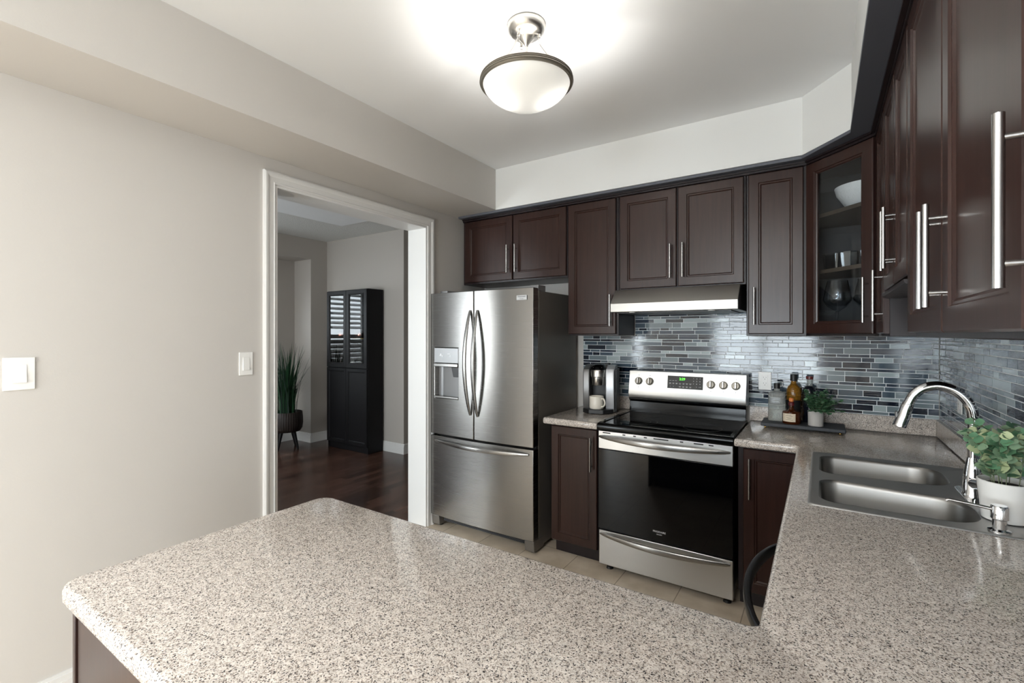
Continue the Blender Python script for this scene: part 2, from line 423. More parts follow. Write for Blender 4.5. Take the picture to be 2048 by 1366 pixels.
s = MB(); s.box(-4.7, -4.6, -4.0, -3.3, 0, 2.85); s.box(-4.7, -4.6, -1.5, -.72, 0, 2.85); s.box(-4.7, -4.6, -3.3, -1.5, 0, .7); s.box(-4.7, -4.6, -3.3, -1.5, 2.2, 2.85)
struct(s.build('wall_family_left', 'wall'))
s = MB(); s.box(-6.5, -5.3, -.72, -.6, 0, 2.85); s.box(-3.7, -2.51, -.72, -.6, 0, 2.85); s.box(-5.3, -3.7, -.72, -.6, 0, .6); s.box(-5.3, -3.7, -.72, -.6, 2.2, 2.85)
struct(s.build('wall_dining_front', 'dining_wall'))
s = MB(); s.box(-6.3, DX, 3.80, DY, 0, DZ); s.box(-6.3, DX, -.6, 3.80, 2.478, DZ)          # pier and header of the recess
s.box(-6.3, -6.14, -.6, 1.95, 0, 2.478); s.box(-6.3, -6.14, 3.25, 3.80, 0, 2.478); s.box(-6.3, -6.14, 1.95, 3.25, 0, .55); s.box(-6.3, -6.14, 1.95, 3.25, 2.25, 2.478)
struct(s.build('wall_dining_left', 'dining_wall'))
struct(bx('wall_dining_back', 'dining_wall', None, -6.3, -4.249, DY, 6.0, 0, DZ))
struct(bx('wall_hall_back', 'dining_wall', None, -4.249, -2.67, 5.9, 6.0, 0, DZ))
struct(bx('ceiling', 'ceiling', None, -4.7, 3.1, -4.1, 3.5, ZC, ZC + .1))
struct(bx('ceiling_dining', 'popcorn', None, -6.5, -2.67, -.6, 6.0, DZ, DZ + .08))
struct(bx('trim_1', 'wall', None, XL + .001, -2.095, -.6, YB, 2.42, ZC))                     # boxed bulkhead
bpy.data.objects['trim_1'].name = 'wall_bulkhead'
SOF = [(-2.095, YB), (-2.095, 2.95), (-.085, 2.95), (.117, 2.705), (.117, -.55), (XR, -.55), (XR, YB)]
struct(MB().prism(SOF, 2.42, ZC).build('wall_soffit', 'soffit'))
# door casing and jamb of the opening
s = MB()
L = []
for d, t in [(0, 0), (0, .011), (.006, .014), (.012, .011), (.036, .013), (.042, .018), (.050, .021), (.058, .021), (.066, .016), (.066, 0)]:
    L.append([(XL + t, OY0 - d, 0), (XL + t, OY0 - d, OZ + d), (XL + t, OY1 + d, OZ + d), (XL + t, OY1 + d, 0)])
s.loops(L, False, False, closed=False)
s.box(-2.695, XL + .004, OY0 - .002, OY0 + .014, 0, OZ); s.box(-2.695, XL + .004, OY1 - .014, OY1 + .002, 0, OZ); s.box(-2.695, XL + .004, OY0 + .014, OY1 - .014, OZ - .014, OZ + .002)
struct(s.build('trim_1', 'white', sharp=25))
def baseboard(name, segs, h=.125):
    s = MB()
    for (x0, y0, x1, y1, nx, ny) in segs:
        for t, a, b in [(.016, 0, h - .035), (.012, h - .035, h - .012), (.007, h - .012, h)]:
            s.box(min(x0, x1, x0 + nx * t, x1 + nx * t), max(x0, x1, x0 + nx * t, x1 + nx * t), min(y0, y1, y0 + ny * t, y1 + ny * t), max(y0, y1, y0 + ny * t, y1 + ny * t), a, b)
    return struct(s.build(name, 'white', sharp=20))
baseboard('baseboard_left', [(XL, -.6, XL, OY0 - .068, 1, 0)])
baseboard('baseboard_dining', [(DX, 3.80, DX, DY, 1, 0), (-6.14, 3.80, DX + .016, 3.80, 0, -1), (-6.14, -.6, -6.14, 3.80, 1, 0), (DX, DY, -4.233, DY, 0, -1), (-4.249, DY, -4.249, 5.9, 1, 0)])

# mosaic tile splashbacks, one mesh per wall
def tile_field(name, parent, a0, a1, zspans, place, seed):
    rr = random.Random(seed); s = MB()
    s.m = 5
    for (b0, b1, z0, z1) in zspans:
        s.hexa([place(b0, 0, z0), place(b1, 0, z0), place(b1, .0054, z0), place(b0, .0054, z0), place(b0, 0, z1), place(b1, 0, z1), place(b1, .0054, z1), place(b0, .0054, z1)])
    hs = [.016, .033, .024]; z = 1.006; k = 0; g = .0025
    ztop = max(q[3] for q in zspans)
    while z < ztop - .004:
        h = hs[k % 3]; k += 1; zt = z + h; x = a0 - rr.random() * .1
        while x < a1:
            ln = rr.choice([.055, .08, .095, .12, .15, .19]) * rr.uniform(.95, 1.1); x1 = x + ln
            ci = rr.choices(range(5), [.2, .22, .24, .2, .14])[0]; tx, tz = rr.gauss(0, .0025), rr.gauss(0, .004)
            for (b0, b1, z0, z1) in zspans:
                p0, p1, q0, q1 = max(x, b0), min(x1, b1), max(z, z0), min(zt, z1)
                if p1 - p0 < .004 or q1 - q0 < .003: continue
                s.m = ci; c = .0012; D = .0062
                def pt(p, q, d): return place(p, d + (p - (p0 + p1) / 2) * tx + (q - (q0 + q1) / 2) * tz if d > .0058 else d, q)
                s.loops([[pt(p0, q0, .003), pt(p1, q0, .003), pt(p1, q1, .003), pt(p0, q1, .003)],
                         [pt(p0, q0, D - c), pt(p1, q0, D - c), pt(p1, q1, D - c), pt(p0, q1, D - c)],
                         [pt(p0 + c, q0 + c, D), pt(p1 - c, q0 + c, D), pt(p1 - c, q1 - c, D), pt(p0 + c, q1 - c, D)]], False, True)
            x = x1 + g
        z = zt + g
    return s.build(name, TILE + [M['grout']], parent, sharp=20)
tile_field('tile_splashback', wall_back, -1.546, .525, [(-1.546, .525, 1.004, 1.449), (-1.134, -.366, 1.449, 1.7)], lambda p, d, z: (p, YB - d, z), 3)
tile_field('tile_splashback', wall_right, .30, 3.351, [(.30, 3.351, 1.004, 1.449)], lambda p, d, z: (XR - d, p, z), 11)

# windows
def window(name, lo, hi, fixed, axis, cols, sill=True, pane='pane', fw=.05):
    root = bpy.data.objects.new(name, None); COL.objects.link(root); struct(root); ORG[root] = V(0, 0, 0)
    a0, z0 = lo; a1, z1 = hi; s = MB()
    def b(m, p0, p1, q0, q1, d0, d1):
        m.box(p0, p1, fixed + d0, fixed + d1, q0, q1) if axis == 'x' else m.box(fixed + d0, fixed + d1, p0, p1, q0, q1)
    b(s, a0, a1, z0, z0 + fw, -.04, .04); b(s, a0, a1, z1 - fw, z1, -.04, .04)
    for k in range(cols + 1):
        c = a0 + (a1 - a0) * k / cols; b(s, max(a0, c - fw * .6), min(a1, c + fw * .6), z0 + fw, z1 - fw, -.04, .04)
    s.build('window_frame', 'white', root)
    g = MB(); b(g, a0 + fw * .6, a1 - fw * .6, z0 + fw, z1 - fw, -.004, .004); g.build('window_pane', pane, root)
    return root
window('window_1', (-1.93, 0.02), (-.03, 2.12), -4.05, 'x', 2, fw=.07)
window('window_2', (-4.05, .4), (-3.4, 2.2), -4.05, 'x', 1)
window('window_3', (-3.3, .7), (-1.5, 2.2), -4.65, 'y', 2)
wsh = window('window_4', (1.95, .55), (3.25, 2.25), -6.24, 'y', 1)
s = MB()
for p in (1.96, 2.57, 2.59, 3.2):
    s.box(-6.18, -6.15, p, p + .04, .6, 2.2)
for z in (.6, 1.40, 2.14): s.box(-6.18, -6.15, 1.96, 3.24, z, z + .06)
z = .70
while z < 2.13:
    if not (1.36 < z < 1.50):
        a = .55 if z > 1.45 else 1.05
        c, d = math.cos(a) * .034, math.sin(a) * .034
        for p0, p1 in ((2.0, 2.57), (2.63, 3.2)):
            s.hexa([(-6.165 - c, p0, z + d), (-6.165 + c, p0, z - d), (-6.165 + c, p1, z - d), (-6.165 - c, p1, z + d),
                    (-6.165 - c, p0, z + d + .007), (-6.165 + c, p0, z - d + .007), (-6.165 + c, p1, z - d + .007), (-6.165 - c, p1, z + d + .007)])
    z += .072
s.build('window_shutter', 'white', wsh)
window('window_6', (-3.4, .65), (-1.0, 2.25), 3.05, 'y', 3)
window('window_5', (-5.3, .6), (-3.7, 2.2), -.66, 'x', 2)

# ------------------------------------------------------------------ cabinet parts
def nrm(N): N = Vector(N).normalized(); return N, V(-N.y, N.x)
def cab_door(parent, o2, N, wd, z0, z1, hand=None, hz='low', glass=None, m='wood', th=.02, stile=.055, hl=.212, hedge=.032):
    N, U = nrm(N); o2 = Vector(o2)
    def p(u, z, d): q = o2 + U * u + N * d; return (q.x, q.y, z)
    s = MB(); L = []
    pr = [(0, 0), (0, th - .004), (.004, th), (stile - .004, th), (stile, th - .005), (stile + .005, th - .005), (stile + .011, th - .010)]
    if glass: pr.append((stile + .011, 0))
    for d, h in pr: L.append([p(d, z0 + d, h), p(wd - d, z0 + d, h), p(wd - d, z1 - d, h), p(d, z1 - d, h)])
    s.loops(L, not glass, not glass)
    if glass: s.loops([L[0], L[-1]], False, False)
    door = s.build('door', m, parent, sharp=25)
    if glass:
        d = stile + .004; g = MB()
        g.loops([[p(d, z0 + d, h), p(wd - d, z0 + d, h), p(wd - d, z1 - d, h), p(d, z1 - d, h)] for h in (.004, .008)])
        g.build('glass_pane', glass, door)
    if hand:
        u = hedge if hand == 'L' else wd - hedge
        c = z0 + .052 + hl / 2 if hz == 'low' else z1 - .045 - hl / 2
        h = MB(); so = th + .031
        h.cyl(p(u, c - hl / 2, so), p(u, c + hl / 2, so), .0062, n=18)
        for k in (-1, 1): h.cyl(p(u, c + k * hl * .36, th - .001), p(u, c + k * hl * .36, so), .0042, n=12)
        h.build('handle', 'bar', door)
    return door
FY = 3.03                                              # carcass face of the wall cabinets
def upper(label, x0, x1, z0, doors, cat='cabinet', zt=2.40):
    t = thing('wall_cabinet', label, cat, ((x0 + x1) / 2, 3.19, z0))
    s = MB(); s.box(x0, x1, FY, 3.35, z0, zt); s.build('cabinet_body', 'wood_dark', t, .002)
    for (a, b, d0, d1, hand) in doors: cab_door(t, (a, FY), (0, -1), b - a, d0, d1, hand)
    return t
upper('dark wood two-door wall cabinet above the fridge', -2.475, -1.516, 1.868, [(-2.45, -1.985, 1.883, 2.377, 'R'), (-1.975, -1.523, 1.883, 2.377, 'L')])
upper('tall narrow dark wood wall cabinet between the fridge cabinet and the range hood', -1.514, -1.137, 1.452, [(-1.506, -1.152, 1.464, 2.377, 'R')])
upper('dark wood two-door wall cabinet directly above the range hood', -1.135, -.366, 1.752, [(-1.123, -.757, 1.762, 2.377, 'R'), (-.746, -.377, 1.762, 2.377, 'L')])
upper('tall narrow dark wood wall cabinet between the range hood and the glass corner cabinet', -.364, -.068, 1.452, [(-.352, -.082, 1.464, 2.377, 'L')])
# glass corner cabinet, hollow
A, B = V(-.066, 3.03), V(.222, 2.745)
t = thing('corner_cabinet', 'diagonal corner wall cabinet with a clear glass door', 'cabinet', (.2, 3.1, 1.452))
FP = [(A.x, 3.35), (A.x, A.y), (B.x, B.y), (.525, B.y), (.525, 3.35)]
s = MB()
s.prism(FP, 1.452, 1.47); s.prism(FP, 2.38, 2.40)
s.box(A.x, A.x + .016, 3.03, 3.35, 1.47, 2.38); s.box(.222, .525, B.y, B.y + .016, 1.47, 2.38)
s.box(A.x + .016, .525, 3.335, 3.35, 1.47, 2.38); s.box(.51, .525, B.y + .016, 3.335, 1.47, 2.38)
s.build('cabinet_body', 'inside', t)
dd = (B - A).normalized(); dn = V(-dd.y * -1, dd.x) if False else V(dd.y, -dd.x)
dn = V(-.70, -.715).normalized()
W = (B - A).length
s = MB()
for u0, u1 in ((0, .02), (W - .02, W)):
    a, b = A + dd * u0, A + dd * u1; c, d = b - dn * .02, a - dn * .02
    s.prism([tuple(a), tuple(b), tuple(c), tuple(d)], 1.452, 2.40)
s.build('face_frame', 'wood_dark', t)
for zz in (1.785, 2.085):
    s = MB(); s.prism([(A.x + .02, 3.33), (A.x + .02, 3.055), (B.x - .0, 2.775), (.505, 2.775), (.505, 3.33)], zz, zz + .02); s.build('shelf', 'shelf', t)
cab_door(t, A + dd * .012, (dd.y, -dd.x), W - .026, 1.464, 2.377, 'R', 'low', 'cabglass', hedge=.022)
# right-hand run
def upper_r(name, label, y0, y1, z0, doors):
    t = thing(name, label, 'cabinet', (.38, (y0 + y1) / 2, z0))
    s = MB(); s.box(.23, .525, y0, y1, z0, 2.40); s.build('cabinet_body', 'wood_dark', t, .002)
    for (far, near, d0, d1, hand) in doors: cab_door(t, (.23, far), (-1, 0), far - near, d0, d1, hand)
    return t
upper_r('wall_cabinet', 'slim tall dark wood wall cabinet beside the glass corner cabinet', 2.425, 2.742, 1.452, [(2.735, 2.432, 1.464, 2.377, 'R')])
tde = upper_r('wall_cabinet', 'shorter dark wood two-door wall cabinet hung higher above the sink', 1.795, 2.423, 1.625, [(2.415, 2.11, 1.637, 2.377, 'R'), (2.10, 1.80, 1.637, 2.377, 'L')])
s = MB(); s.prism_x([(0, 0)] * 3, 0, 0) if False else None
s.loops([[(.525, y, 1.624), (.525, y, 1.605), (.222, y, 1.605), (.206, y, 1.612), (.203, y, 1.622), (.203, y, 1.624)] for y in (1.797, 2.421)])
s.build('light_rail', 'wood_dark', tde)
s = MB(); s.box(.50, .523, 1.797, 2.421, 1.452, 1.604); s.box(.46, .523, 1.797, 2.421, 1.54, 1.604); s.build('back_panel', 'wood_dark', tde)
upper_r('wall_cabinet', 'tall dark wood two-door wall cabinet on the right wall beside the higher-hung cabinet', .838, 1.793, 1.452, [(1.785, 1.318, 1.464, 2.377, 'R'), (1.31, .842, 1.464, 2.377, 'L')])
upper_r('wall_cabinet', 'dark wood wall cabinet at the right edge, with the largest looking handle', .33, .836, 1.452, [(.832, .335, 1.464, 2.377, 'L')])
for o in list(COL.objects):
    pass
# dark crown board closing the gap under the soffit, with a bead along the cabinet tops
def band(front, back, z0, z1):
    n = len(front); s = MB()
    F = [(x, y) for x, y in front]; Bk = [(x, y) for x, y in back]
    poly = F + list(reversed(Bk)); return s.prism(poly, z0, z1)
front = [(-2.474, 2.957), (-.088, 2.957), (.112, 2.702), (.112, .33)]
tb = [(-2.474, 3.35), (.525, 3.35), (.525, 3.34), (.525, .33)]
cm = tag(band(front, tb, 2.402, 2.419).build('crown_moulding', 'crownpaint', None, .0015), 'dark flat crown moulding running under the white soffit along the cabinet tops', 'moulding')
s = MB()
fr2 = [(-2.466, 3.006), (-.068, 3.006), (.206, 2.733), (.206, .33)]; bk2 = [(-2.478, 3.028), (-.068, 3.028), (.228, 2.735), (.228, .33)]
def strip(a, b, z0, z1):
    for i in range(len(a) - 1):
        s.prism([a[i], a[i + 1], b[i + 1], b[i]], z0, z1)
strip(fr2, bk2, 2.381, 2.401)
fr3 = [(-2.462, 2.992), (-.074, 2.992), (.190, 2.727), (.190, .33)]
strip(fr3, fr2, 2.391, 2.401)
s.build('bead', 'wood_dark', cm, .001)

# base cabinets
def base_cab(name, label, x0, x1, doors):
    t = thing(name, label, 'cabinet', ((x0 + x1) / 2, 3.05, 0))
    s = MB(); s.box(x0, x1, 2.76, 3.335, .1, .868); s.build('cabinet_body', 'wood_dark', t, .002)
    s = MB(); s.box(x0, x1, 2.83, 3.3, 0.0015, .1); s.build('toe_kick', 'wood_dark', t)
    for (a, b, hand) in doors: cab_door(t, (a, 2.76), (0, -1), b - a, .108, .860, hand, 'high')
    return t
base_cab('base_cabinet', 'narrow dark wood base cabinet between the fridge and the range', -1.505, -1.163, [(-1.495, -1.172, 'R')])
base_cab('base_cabinet', 'dark wood base cabinet just right of the range', -.372, -.02, [(-.345, -.062, 'L')])
# right run facing the kitchen: sink base, dishwasher, end
t = thing('sink_base_cabinet', 'dark wood base cabinet under the sink, mostly hidden below the worktop', 'cabinet', (.2, 2.2, 0))
s = MB(); x0, x1, y0, y1 = -.05, .525, 1.725, 2.735
s.box(x0, x1, y0, y0 + .018, .1, .868); s.box(x0, x1, y1 - .018, y1, .1, .868); s.box(x1 - .015, x1, y0 + .018, y1 - .018, .1, .868); s.box(x0, x1 - .015, y0 + .018, y1 - .018, .1, .118)
s.box(x0, x0 + .018, y0 + .018, y1 - .018, .118, .868)
s.build('cabinet_body', 'wood_dark', t); s = MB(); s.box(.02, .5, y0, y1, .0015, .1); s.build('toe_kick', 'wood_dark', t)
for a, b in ((2.725, 2.235), (2.225, 1.735)): cab_door(t, (-.05, a), (-1, 0), a - b, .108, .86, 'R' if a > 2.3 else 'L', 'high')
t = thing('dishwasher', 'dishwasher under the right worktop with a dark bowed handle sticking out', 'dishwasher', (.2, 1.42, 0))
s = MB(); s.box(-.04, .5, 1.125, 1.715, .1, .868); s.build('dishwasher_body', 'charcoal', t); s = MB(); s.box(.02, .5, 1.125, 1.715, .0015, .1); s.build('toe_kick', 'black_matte', t)
d = bx('door', 'steel', t, -.072, -.042, 1.128, 1.712, .11, .862, .004)
pts = [(-.078 - .086 * math.sin(PI * k / 24) ** .55, 1.70 - .565 * k / 24, .80) for k in range(25)]
MB().ribbon(pts, (0, 0, 1), [.034 * (.55 + .45 * math.sin(PI * k / 24) ** .4) for k in range(25)], [.012 + .008 * math.sin(PI * k / 24) for k in range(25)]).build('handle', 'darkbar', d)
t = thing('peninsula_cabinet', 'dark wood peninsula base under the speckled worktop in front', 'cabinet', (-.7, .65, 0))
s = MB(); s.box(-1.375, .5, .352, .945, .09, .868); s.build('cabinet_body', 'wood_dark', t, .002)
s = MB(); s.box(-1.34, .5, .40, .88, .0015, .09); s.build('toe_kick', 'wood_dark', t)
s = MB(); s.box(-1.372, .5, .338, .351, .012, .868); s.build('back_panel', 'wood', t, .002)
s = MB(); s.box(-1.392, -1.377, .334, .95, .0015, .868); s.build('end_panel', 'wood', t, .002)
for k in range(2): cab_door(t, (-.16 - .6 * k, .946), (0, 1), .58, .1, .86, 'L', 'high')
t = thing('base_cabinet', 'dark wood blind base cabinet in the inner corner by the dishwasher', 'cabinet', (.2, 1.03, 0))
s = MB(); s.box(-.05, .5, .95, 1.12, .0015, .868); s.build('cabinet_body', 'wood_dark', t)

# ------------------------------------------------------------------ worktops
PROF = [(.010, .872), (.003, .875), (0, .882), (0, .900), (.002, .907), (.006, .912), (.012, .914)]
SINK = round_poly([(-.02, 1.80), (.495, 1.80), (.495, 2.57), (-.02, 2.57)], .03)
out = round_poly([(-1.412, .312), (.522, .312), (.522, 3.339), (-.384, 3.339), (-.384, 2.70), (-.10, 2.70), (-.10, .988), (-1.412, .988)], [.045, 0, 0, 0, .006, .02, .02, .05])
t = thing('countertop', 'speckled beige laminate worktop wrapping peninsula, sink run and right of the range', 'countertop', (0, 1, .872))
slab(out, PROF, [SINK]).build('worktop', 'granite', t, sharp=50)
bx('upstand', 'granite', t, -.384, .513, 3.341, 3.358, .9145, 1.003, .002)
bx('upstand', 'granite', t, .513, .5315, .312, 3.358, .9145, 1.003, .002)
out = round_poly([(-1.155, 2.70), (-1.155, 3.339), (-1.540, 3.339), (-1.540, 2.70)][::-1], [.0, .006, 0, 0])
out = round_poly([(-1.540, 2.70), (-1.155, 2.70), (-1.155, 3.339), (-1.540, 3.339)], [.015, .004, 0, 0])
t = thing('countertop', 'small speckled laminate worktop piece between fridge and range', 'countertop', (-1.35, 3, .872))
slab(out, PROF).build('worktop', 'granite', t, sharp=50)
bx('upstand', 'granite', t, -1.540, -1.155, 3.341, 3.358, .9145, 1.003, .002)

# ------------------------------------------------------------------ fridge
t = thing('fridge', 'stainless steel french door fridge with a bottom freezer drawer', 'fridge', (-2.03, 3.0, 0))
FX0, FX1, FXM = -2.490, -1.580, -2.062
def ff(x, yf=2.652, sag=.018): c = (FX0 + FX1) / 2; h = (FX1 - FX0) / 2; return yf - sag * (1 - ((x - c) / h) ** 2)
def fridge_door(x0, x1, z0, z1, hole=None, yb=2.715):
    xs = [x0 + (x1 - x0) * i / 14 for i in range(15)]; zs = [z0, z1]
    if hole: xs = sorted(set(xs + [hole[0], hole[1]])); zs = [z0, hole[2], hole[3], z1]
    xs = [x for i, x in enumerate(xs) if not (hole and x not in hole and min(abs(x - hole[0]), abs(x - hole[1])) < .006)]
    s = MB(); bm = s.bm
    fv = [[bm.verts.new((x, ff(x), z)) for z in zs] for x in xs]; bv = [[bm.verts.new((x, yb, z)) for z in (z0, z1)] for x in xs]
    def f(*q): a = bm.faces.new(q); a.smooth = True
    for i in range(len(xs) - 1):
        for j in range(len(zs) - 1):
            if hole and j == 1 and xs[i] >= hole[0] - 1e-6 and xs[i + 1] <= hole[1] + 1e-6: continue
            f(fv[i][j], fv[i + 1][j], fv[i + 1][j + 1], fv[i][j + 1])
        f(bv[i + 1][0], bv[i][0], bv[i][1], bv[i + 1][1])
        f(fv[i + 1][0], fv[i][0], bv[i][0], bv[i + 1][0]); f(fv[i][-1], fv[i + 1][-1], bv[i + 1][1], bv[i][1])
    f(*([bv[0][0]] + fv[0] + [bv[0][1]])); f(*([bv[-1][1]] + fv[-1][::-1] + [bv[-1][0]]))
    if hole:
        iy = 2.705; H = [i for i, x in enumerate(xs) if hole[0] - 1e-6 <= x <= hole[1] + 1e-6]
        q = {(i, j): bm.verts.new((xs[i], iy, zs[j])) for i in H for j in (1, 2)}
        for a, b in zip(H, H[1:]):
            f(fv[a][1], fv[b][1], q[b, 1], q[a, 1]); f(fv[b][2], fv[a][2], q[a, 2], q[b, 2]); f(q[a, 1], q[b, 1], q[b, 2], q[a, 2])
        a, b = H[0], H[-1]; f(fv[a][1], q[a, 1], q[a, 2], fv[a][2]); f(q[b, 1], fv[b][1], fv[b][2], q[b, 2])
    bmesh.ops.recalc_face_normals(bm, faces=bm.faces)
    return s
s = MB(); s.box(FX0 + .004, FX1 - .006, 2.735, 3.31, .03, 1.755); s.build('fridge_case', 'steel_side', t, .004)
bx('door_gasket', 'black_matte', t, FX0 + .012, FX1 - .014, 2.714, 2.736, .09, 1.755)
HOLE = (-2.447, -2.207, .985, 1.362)
dl = fridge_door(FX0, FXM - .003, .712, 1.771, HOLE).build('door', 'steel', t, .004, 2)
dr = fridge_door(FXM + .003, FX1, .712, 1.771).build('door', 'steel', t, .004, 2)
fz = fridge_door(FX0, FX1, .095, .698).build('freezer_drawer', 'steel', t, .004, 2)
def vbar(x, z0, z1, lean):
    n = 28; pts = []
    for k in range(n + 1):
        a = k / n; pts.append((x + lean * math.sin(PI * a), ff(x) - .004 - .062 * math.sin(PI * a) ** .85, z0 + (z1 - z0) * a))
    return MB().ribbon(pts, (1, 0, 0), [.030 * (.45 + .55 * math.sin(PI * k / n) ** .5) for k in range(n + 1)], [.010 + .007 * math.sin(PI * k / n) for k in range(n + 1)])
vbar(-2.092, .885, 1.632, -.004).build('handle', 'steel', dl)
vbar(-2.026, .880, 1.632, .004).build('handle', 'steel', dr)
n = 30; pts = [(-2.44 + .825 * k / n, ff(-2.44 + .825 * k / n) - .004 - .05 * math.sin(PI * k / n) ** .85, .664 - .004 * math.sin(PI * k / n)) for k in range(n + 1)]
MB().ribbon(pts, (0, 0, 1), [.030 * (.45 + .55 * math.sin(PI * k / n) ** .5) for k in range(n + 1)], [.010 + .007 * math.sin(PI * k / n) for k in range(n + 1)]).build('handle', 'steel', fz)
# dispenser in the left door
y = ff(-2.33)
bx('control_panel', 'panelgrey', dl, HOLE[0] + .002, HOLE[1] - .002, y - .002, 2.70, 1.248, 1.360, .003)
bx('panel_ledge', 'steel', dl, HOLE[0] + .002, HOLE[1] - .002, y - .010, 2.70, 1.219, 1.246, .005)
s = MB(); s.box(-2.446, -2.208, 2.693, 2.704, .99, 1.218); s.loops([[(-2.40, 2.692, z), (-2.21, 2.692, z), (-2.21, 2.668, z), (-2.33, 2.672, z)] for z in (.99, 1.218)]); s.build('recess_liner', 'panelgrey', dl)
s = MB(); s.loops([[(x, yy, 1.218) for x, yy in ((-2.29, 2.655), (-2.21, 2.655), (-2.21, 2.69), (-2.29, 2.69))], [(x, yy, 1.145) for x, yy in ((-2.275, 2.66), (-2.215, 2.66), (-2.215, 2.688), (-2.275, 2.688))]]); s.build('spout', 'charcoal', dl, .003)
bx('drip_tray', 'steel', dl, -2.446, -2.208, y - .006, 2.70, .986, 1.0, .003)
for (x, z, a, b) in ((-2.378, 1.308, .014, .018), (-2.362, 1.300, .01, .012), (-2.388, 1.302, .008, .004), (-2.30, 1.316, .026, .003), (-2.286, 1.302, .008, .012)):
    bx('lettering', 'mark', dl, x - a / 2, x + a / 2, y - .0032, y - .0022, z - b / 2, z + b / 2)
bx('badge', 'badge', dr, -1.705, -1.625, ff(-1.665) - .0045, ff(-1.705) + .001, 1.690, 1.722, .001)
text('badge_text', 'FRIGIDAIRE', .0125, (-1.665, ff(-1.665) - .005, 1.712), (1, 0, 0), (0, -1, 0), 'badge_ink', dr)
text('badge_text', 'GALLERY', .008, (-1.665, ff(-1.665) - .005, 1.698), (1, 0, 0), (0, -1, 0), 'badge_ink', dr)
for xa in (-1.665, -2.47): bx('hinge_cover', 'panelgrey', t, xa, xa + .072, 2.738, 2.84, 1.7565, 1.796, .004)
s = MB(); s.box(FX0 + .09, FX1 - .09, 2.70, 2.73, .045, .088)
for k in range(4): s.box(FX0 + .1, FX1 - .1, 2.692, 2.70, .05 + k * .009, .054 + k * .009)
s.build('base_grille', 'charcoal', t)
for xa, xb in ((FX0, FX0 + .075), (FX1 - .075, FX1 - .002)):
    s = MB(); s.hexa([(xa, 2.668, .018), (xb, 2.668, .018), (xb, 2.8, .018), (xa, 2.8, .018), (xa, 2.66, .09), (xb, 2.66, .09), (xb, 2.8, .09), (xa, 2.8, .09)]); s.build('corner_foot', 'steel_side', t, .004)
    MB().cyl(((xa + xb) / 2, 2.72, .0012), ((xa + xb) / 2, 2.72, .02), .022).build('roller_foot', 'black_matte', t)

# ------------------------------------------------------------------ range
t = thing('kitchen_range', 'freestanding stainless steel electric range with a black glass oven door', 'stove', (-.77, 3.0, 0))
RX0, RX1 = -1.149, -.392
s = MB(); s.box(RX0 + .006, RX1 - .004, 2.765, 3.32, .05, .90); s.build('range_body', 'black', t)
s = MB(); s.loops([[(x, 2.70, .876), (x, 2.696, .89), (x, 2.70, .905), (x, 2.712, .915), (x, 2.73, .917), (x, 2.745, .912), (x, 3.262, .912), (x, 3.275, .920), (x, 3.275, .87), (x, 2.72, .87)] for x in (RX0 - .005, RX1 + .005)])
s.box(RX0 - .005, RX0 + .018, 2.735, 3.27, .905, .919); s.box(RX1 - .018, RX1 + .005, 2.735, 3.27, .905, .919)
s.build('cooktop_frame', 'black', t, .002)
cg = bx('cooktop_glass', 'cooktop', t, RX0 + .019, RX1 - .019, 2.746, 3.26, .9121, .9145)
for (cx, cy, rs) in ((-.96, 2.90, (.115, .075)), (-.58, 2.90, (.105,)), (-.96, 3.14, (.08,)), (-.58, 3.14, (.08,))):
    for r in rs: MB().lathe([(r - .0012, .91455), (r - .0012, .9149), (r + .0012, .9149), (r + .0012, .91455)], (cx, cy, 0), 56).build('burner_ring', 'ring', cg)
# backguard and control panel
s = MB(); s.prism_x([(3.335, .86), (3.262, .90), (3.262, .922), (3.268, .99), (3.250, 1.002), (3.250, 1.02), (3.335, 1.02)], RX0 + .004, RX1 - .002); s.build('backguard', 'black', t, .003)
P0, P1 = V(0, 3.200, 1.050), V(0, 3.232, 1.208)
pn = V(0, -(P1 - P0).z, (P1 - P0).y).normalized(); pu = (P1 - P0).normalized()
s = MB(); s.prism_x([(3.248, 1.012), (3.21, 1.020), (P0.y, P0.z), (P1.y, P1.z), (3.335, 1.206), (3.335, 1.012)], RX0 + .016, RX1 + .006)
cp = s.build('control_panel', 'steel_bright', t, .003)
def on(x, z): f = (z - P0.z) / (P1.z - P0.z); q = P0.lerp(P1, f); return V(x, q.y, q.z)
for x in (-1.063, -.986, -.592, -.518, -.446):
    c = on(x, 1.137); a = MB(); a.cyl(c - pn * .001, c + pn * .006, .027, .027, 28); a.cyl(c + pn * .006, c + pn * .02, .0235, .021, 28)
    k = a.build('knob', 'pewter', cp, .001)
    g = MB(); o1, o2, u = c + pn * .019, c + pn * .032, pu * .021; sx = V(.0065, 0, 0)
    g.hexa([o1 - u - sx, o1 - u + sx, o1 + u + sx, o1 + u - sx, o2 - u * .9 - sx * .7, o2 - u * .9 + sx * .7, o2 + u * .9 + sx * .7, o2 + u * .9 - sx * .7]); g.build('knob_grip', 'bar', k, .001)
    for dz in (.040, -.040):
        q = on(x, 1.137 + dz); e = MB(); e.cyl(q - pn * .0005, q + pn * .0006, .0028, n=10); e.build('dial_mark', 'badge_ink', cp)
c0, c1, c2, c3 = on(-.866, 1.100), on(-.640, 1.100), on(-.640, 1.183), on(-.866, 1.183)
s = MB(); s.hexa([c - pn * .0005 for c in (c0, c1, c2, c3)] + [c + pn * .0015 for c in (c0, c1, c2, c3)]); dsp = s.build('display', 'blackglass', cp)
text('clock', '2:29', .022, on(-.771, 1.163) + pn * .0018, (1, 0, 0), pn, 'green', dsp)
s = MB()
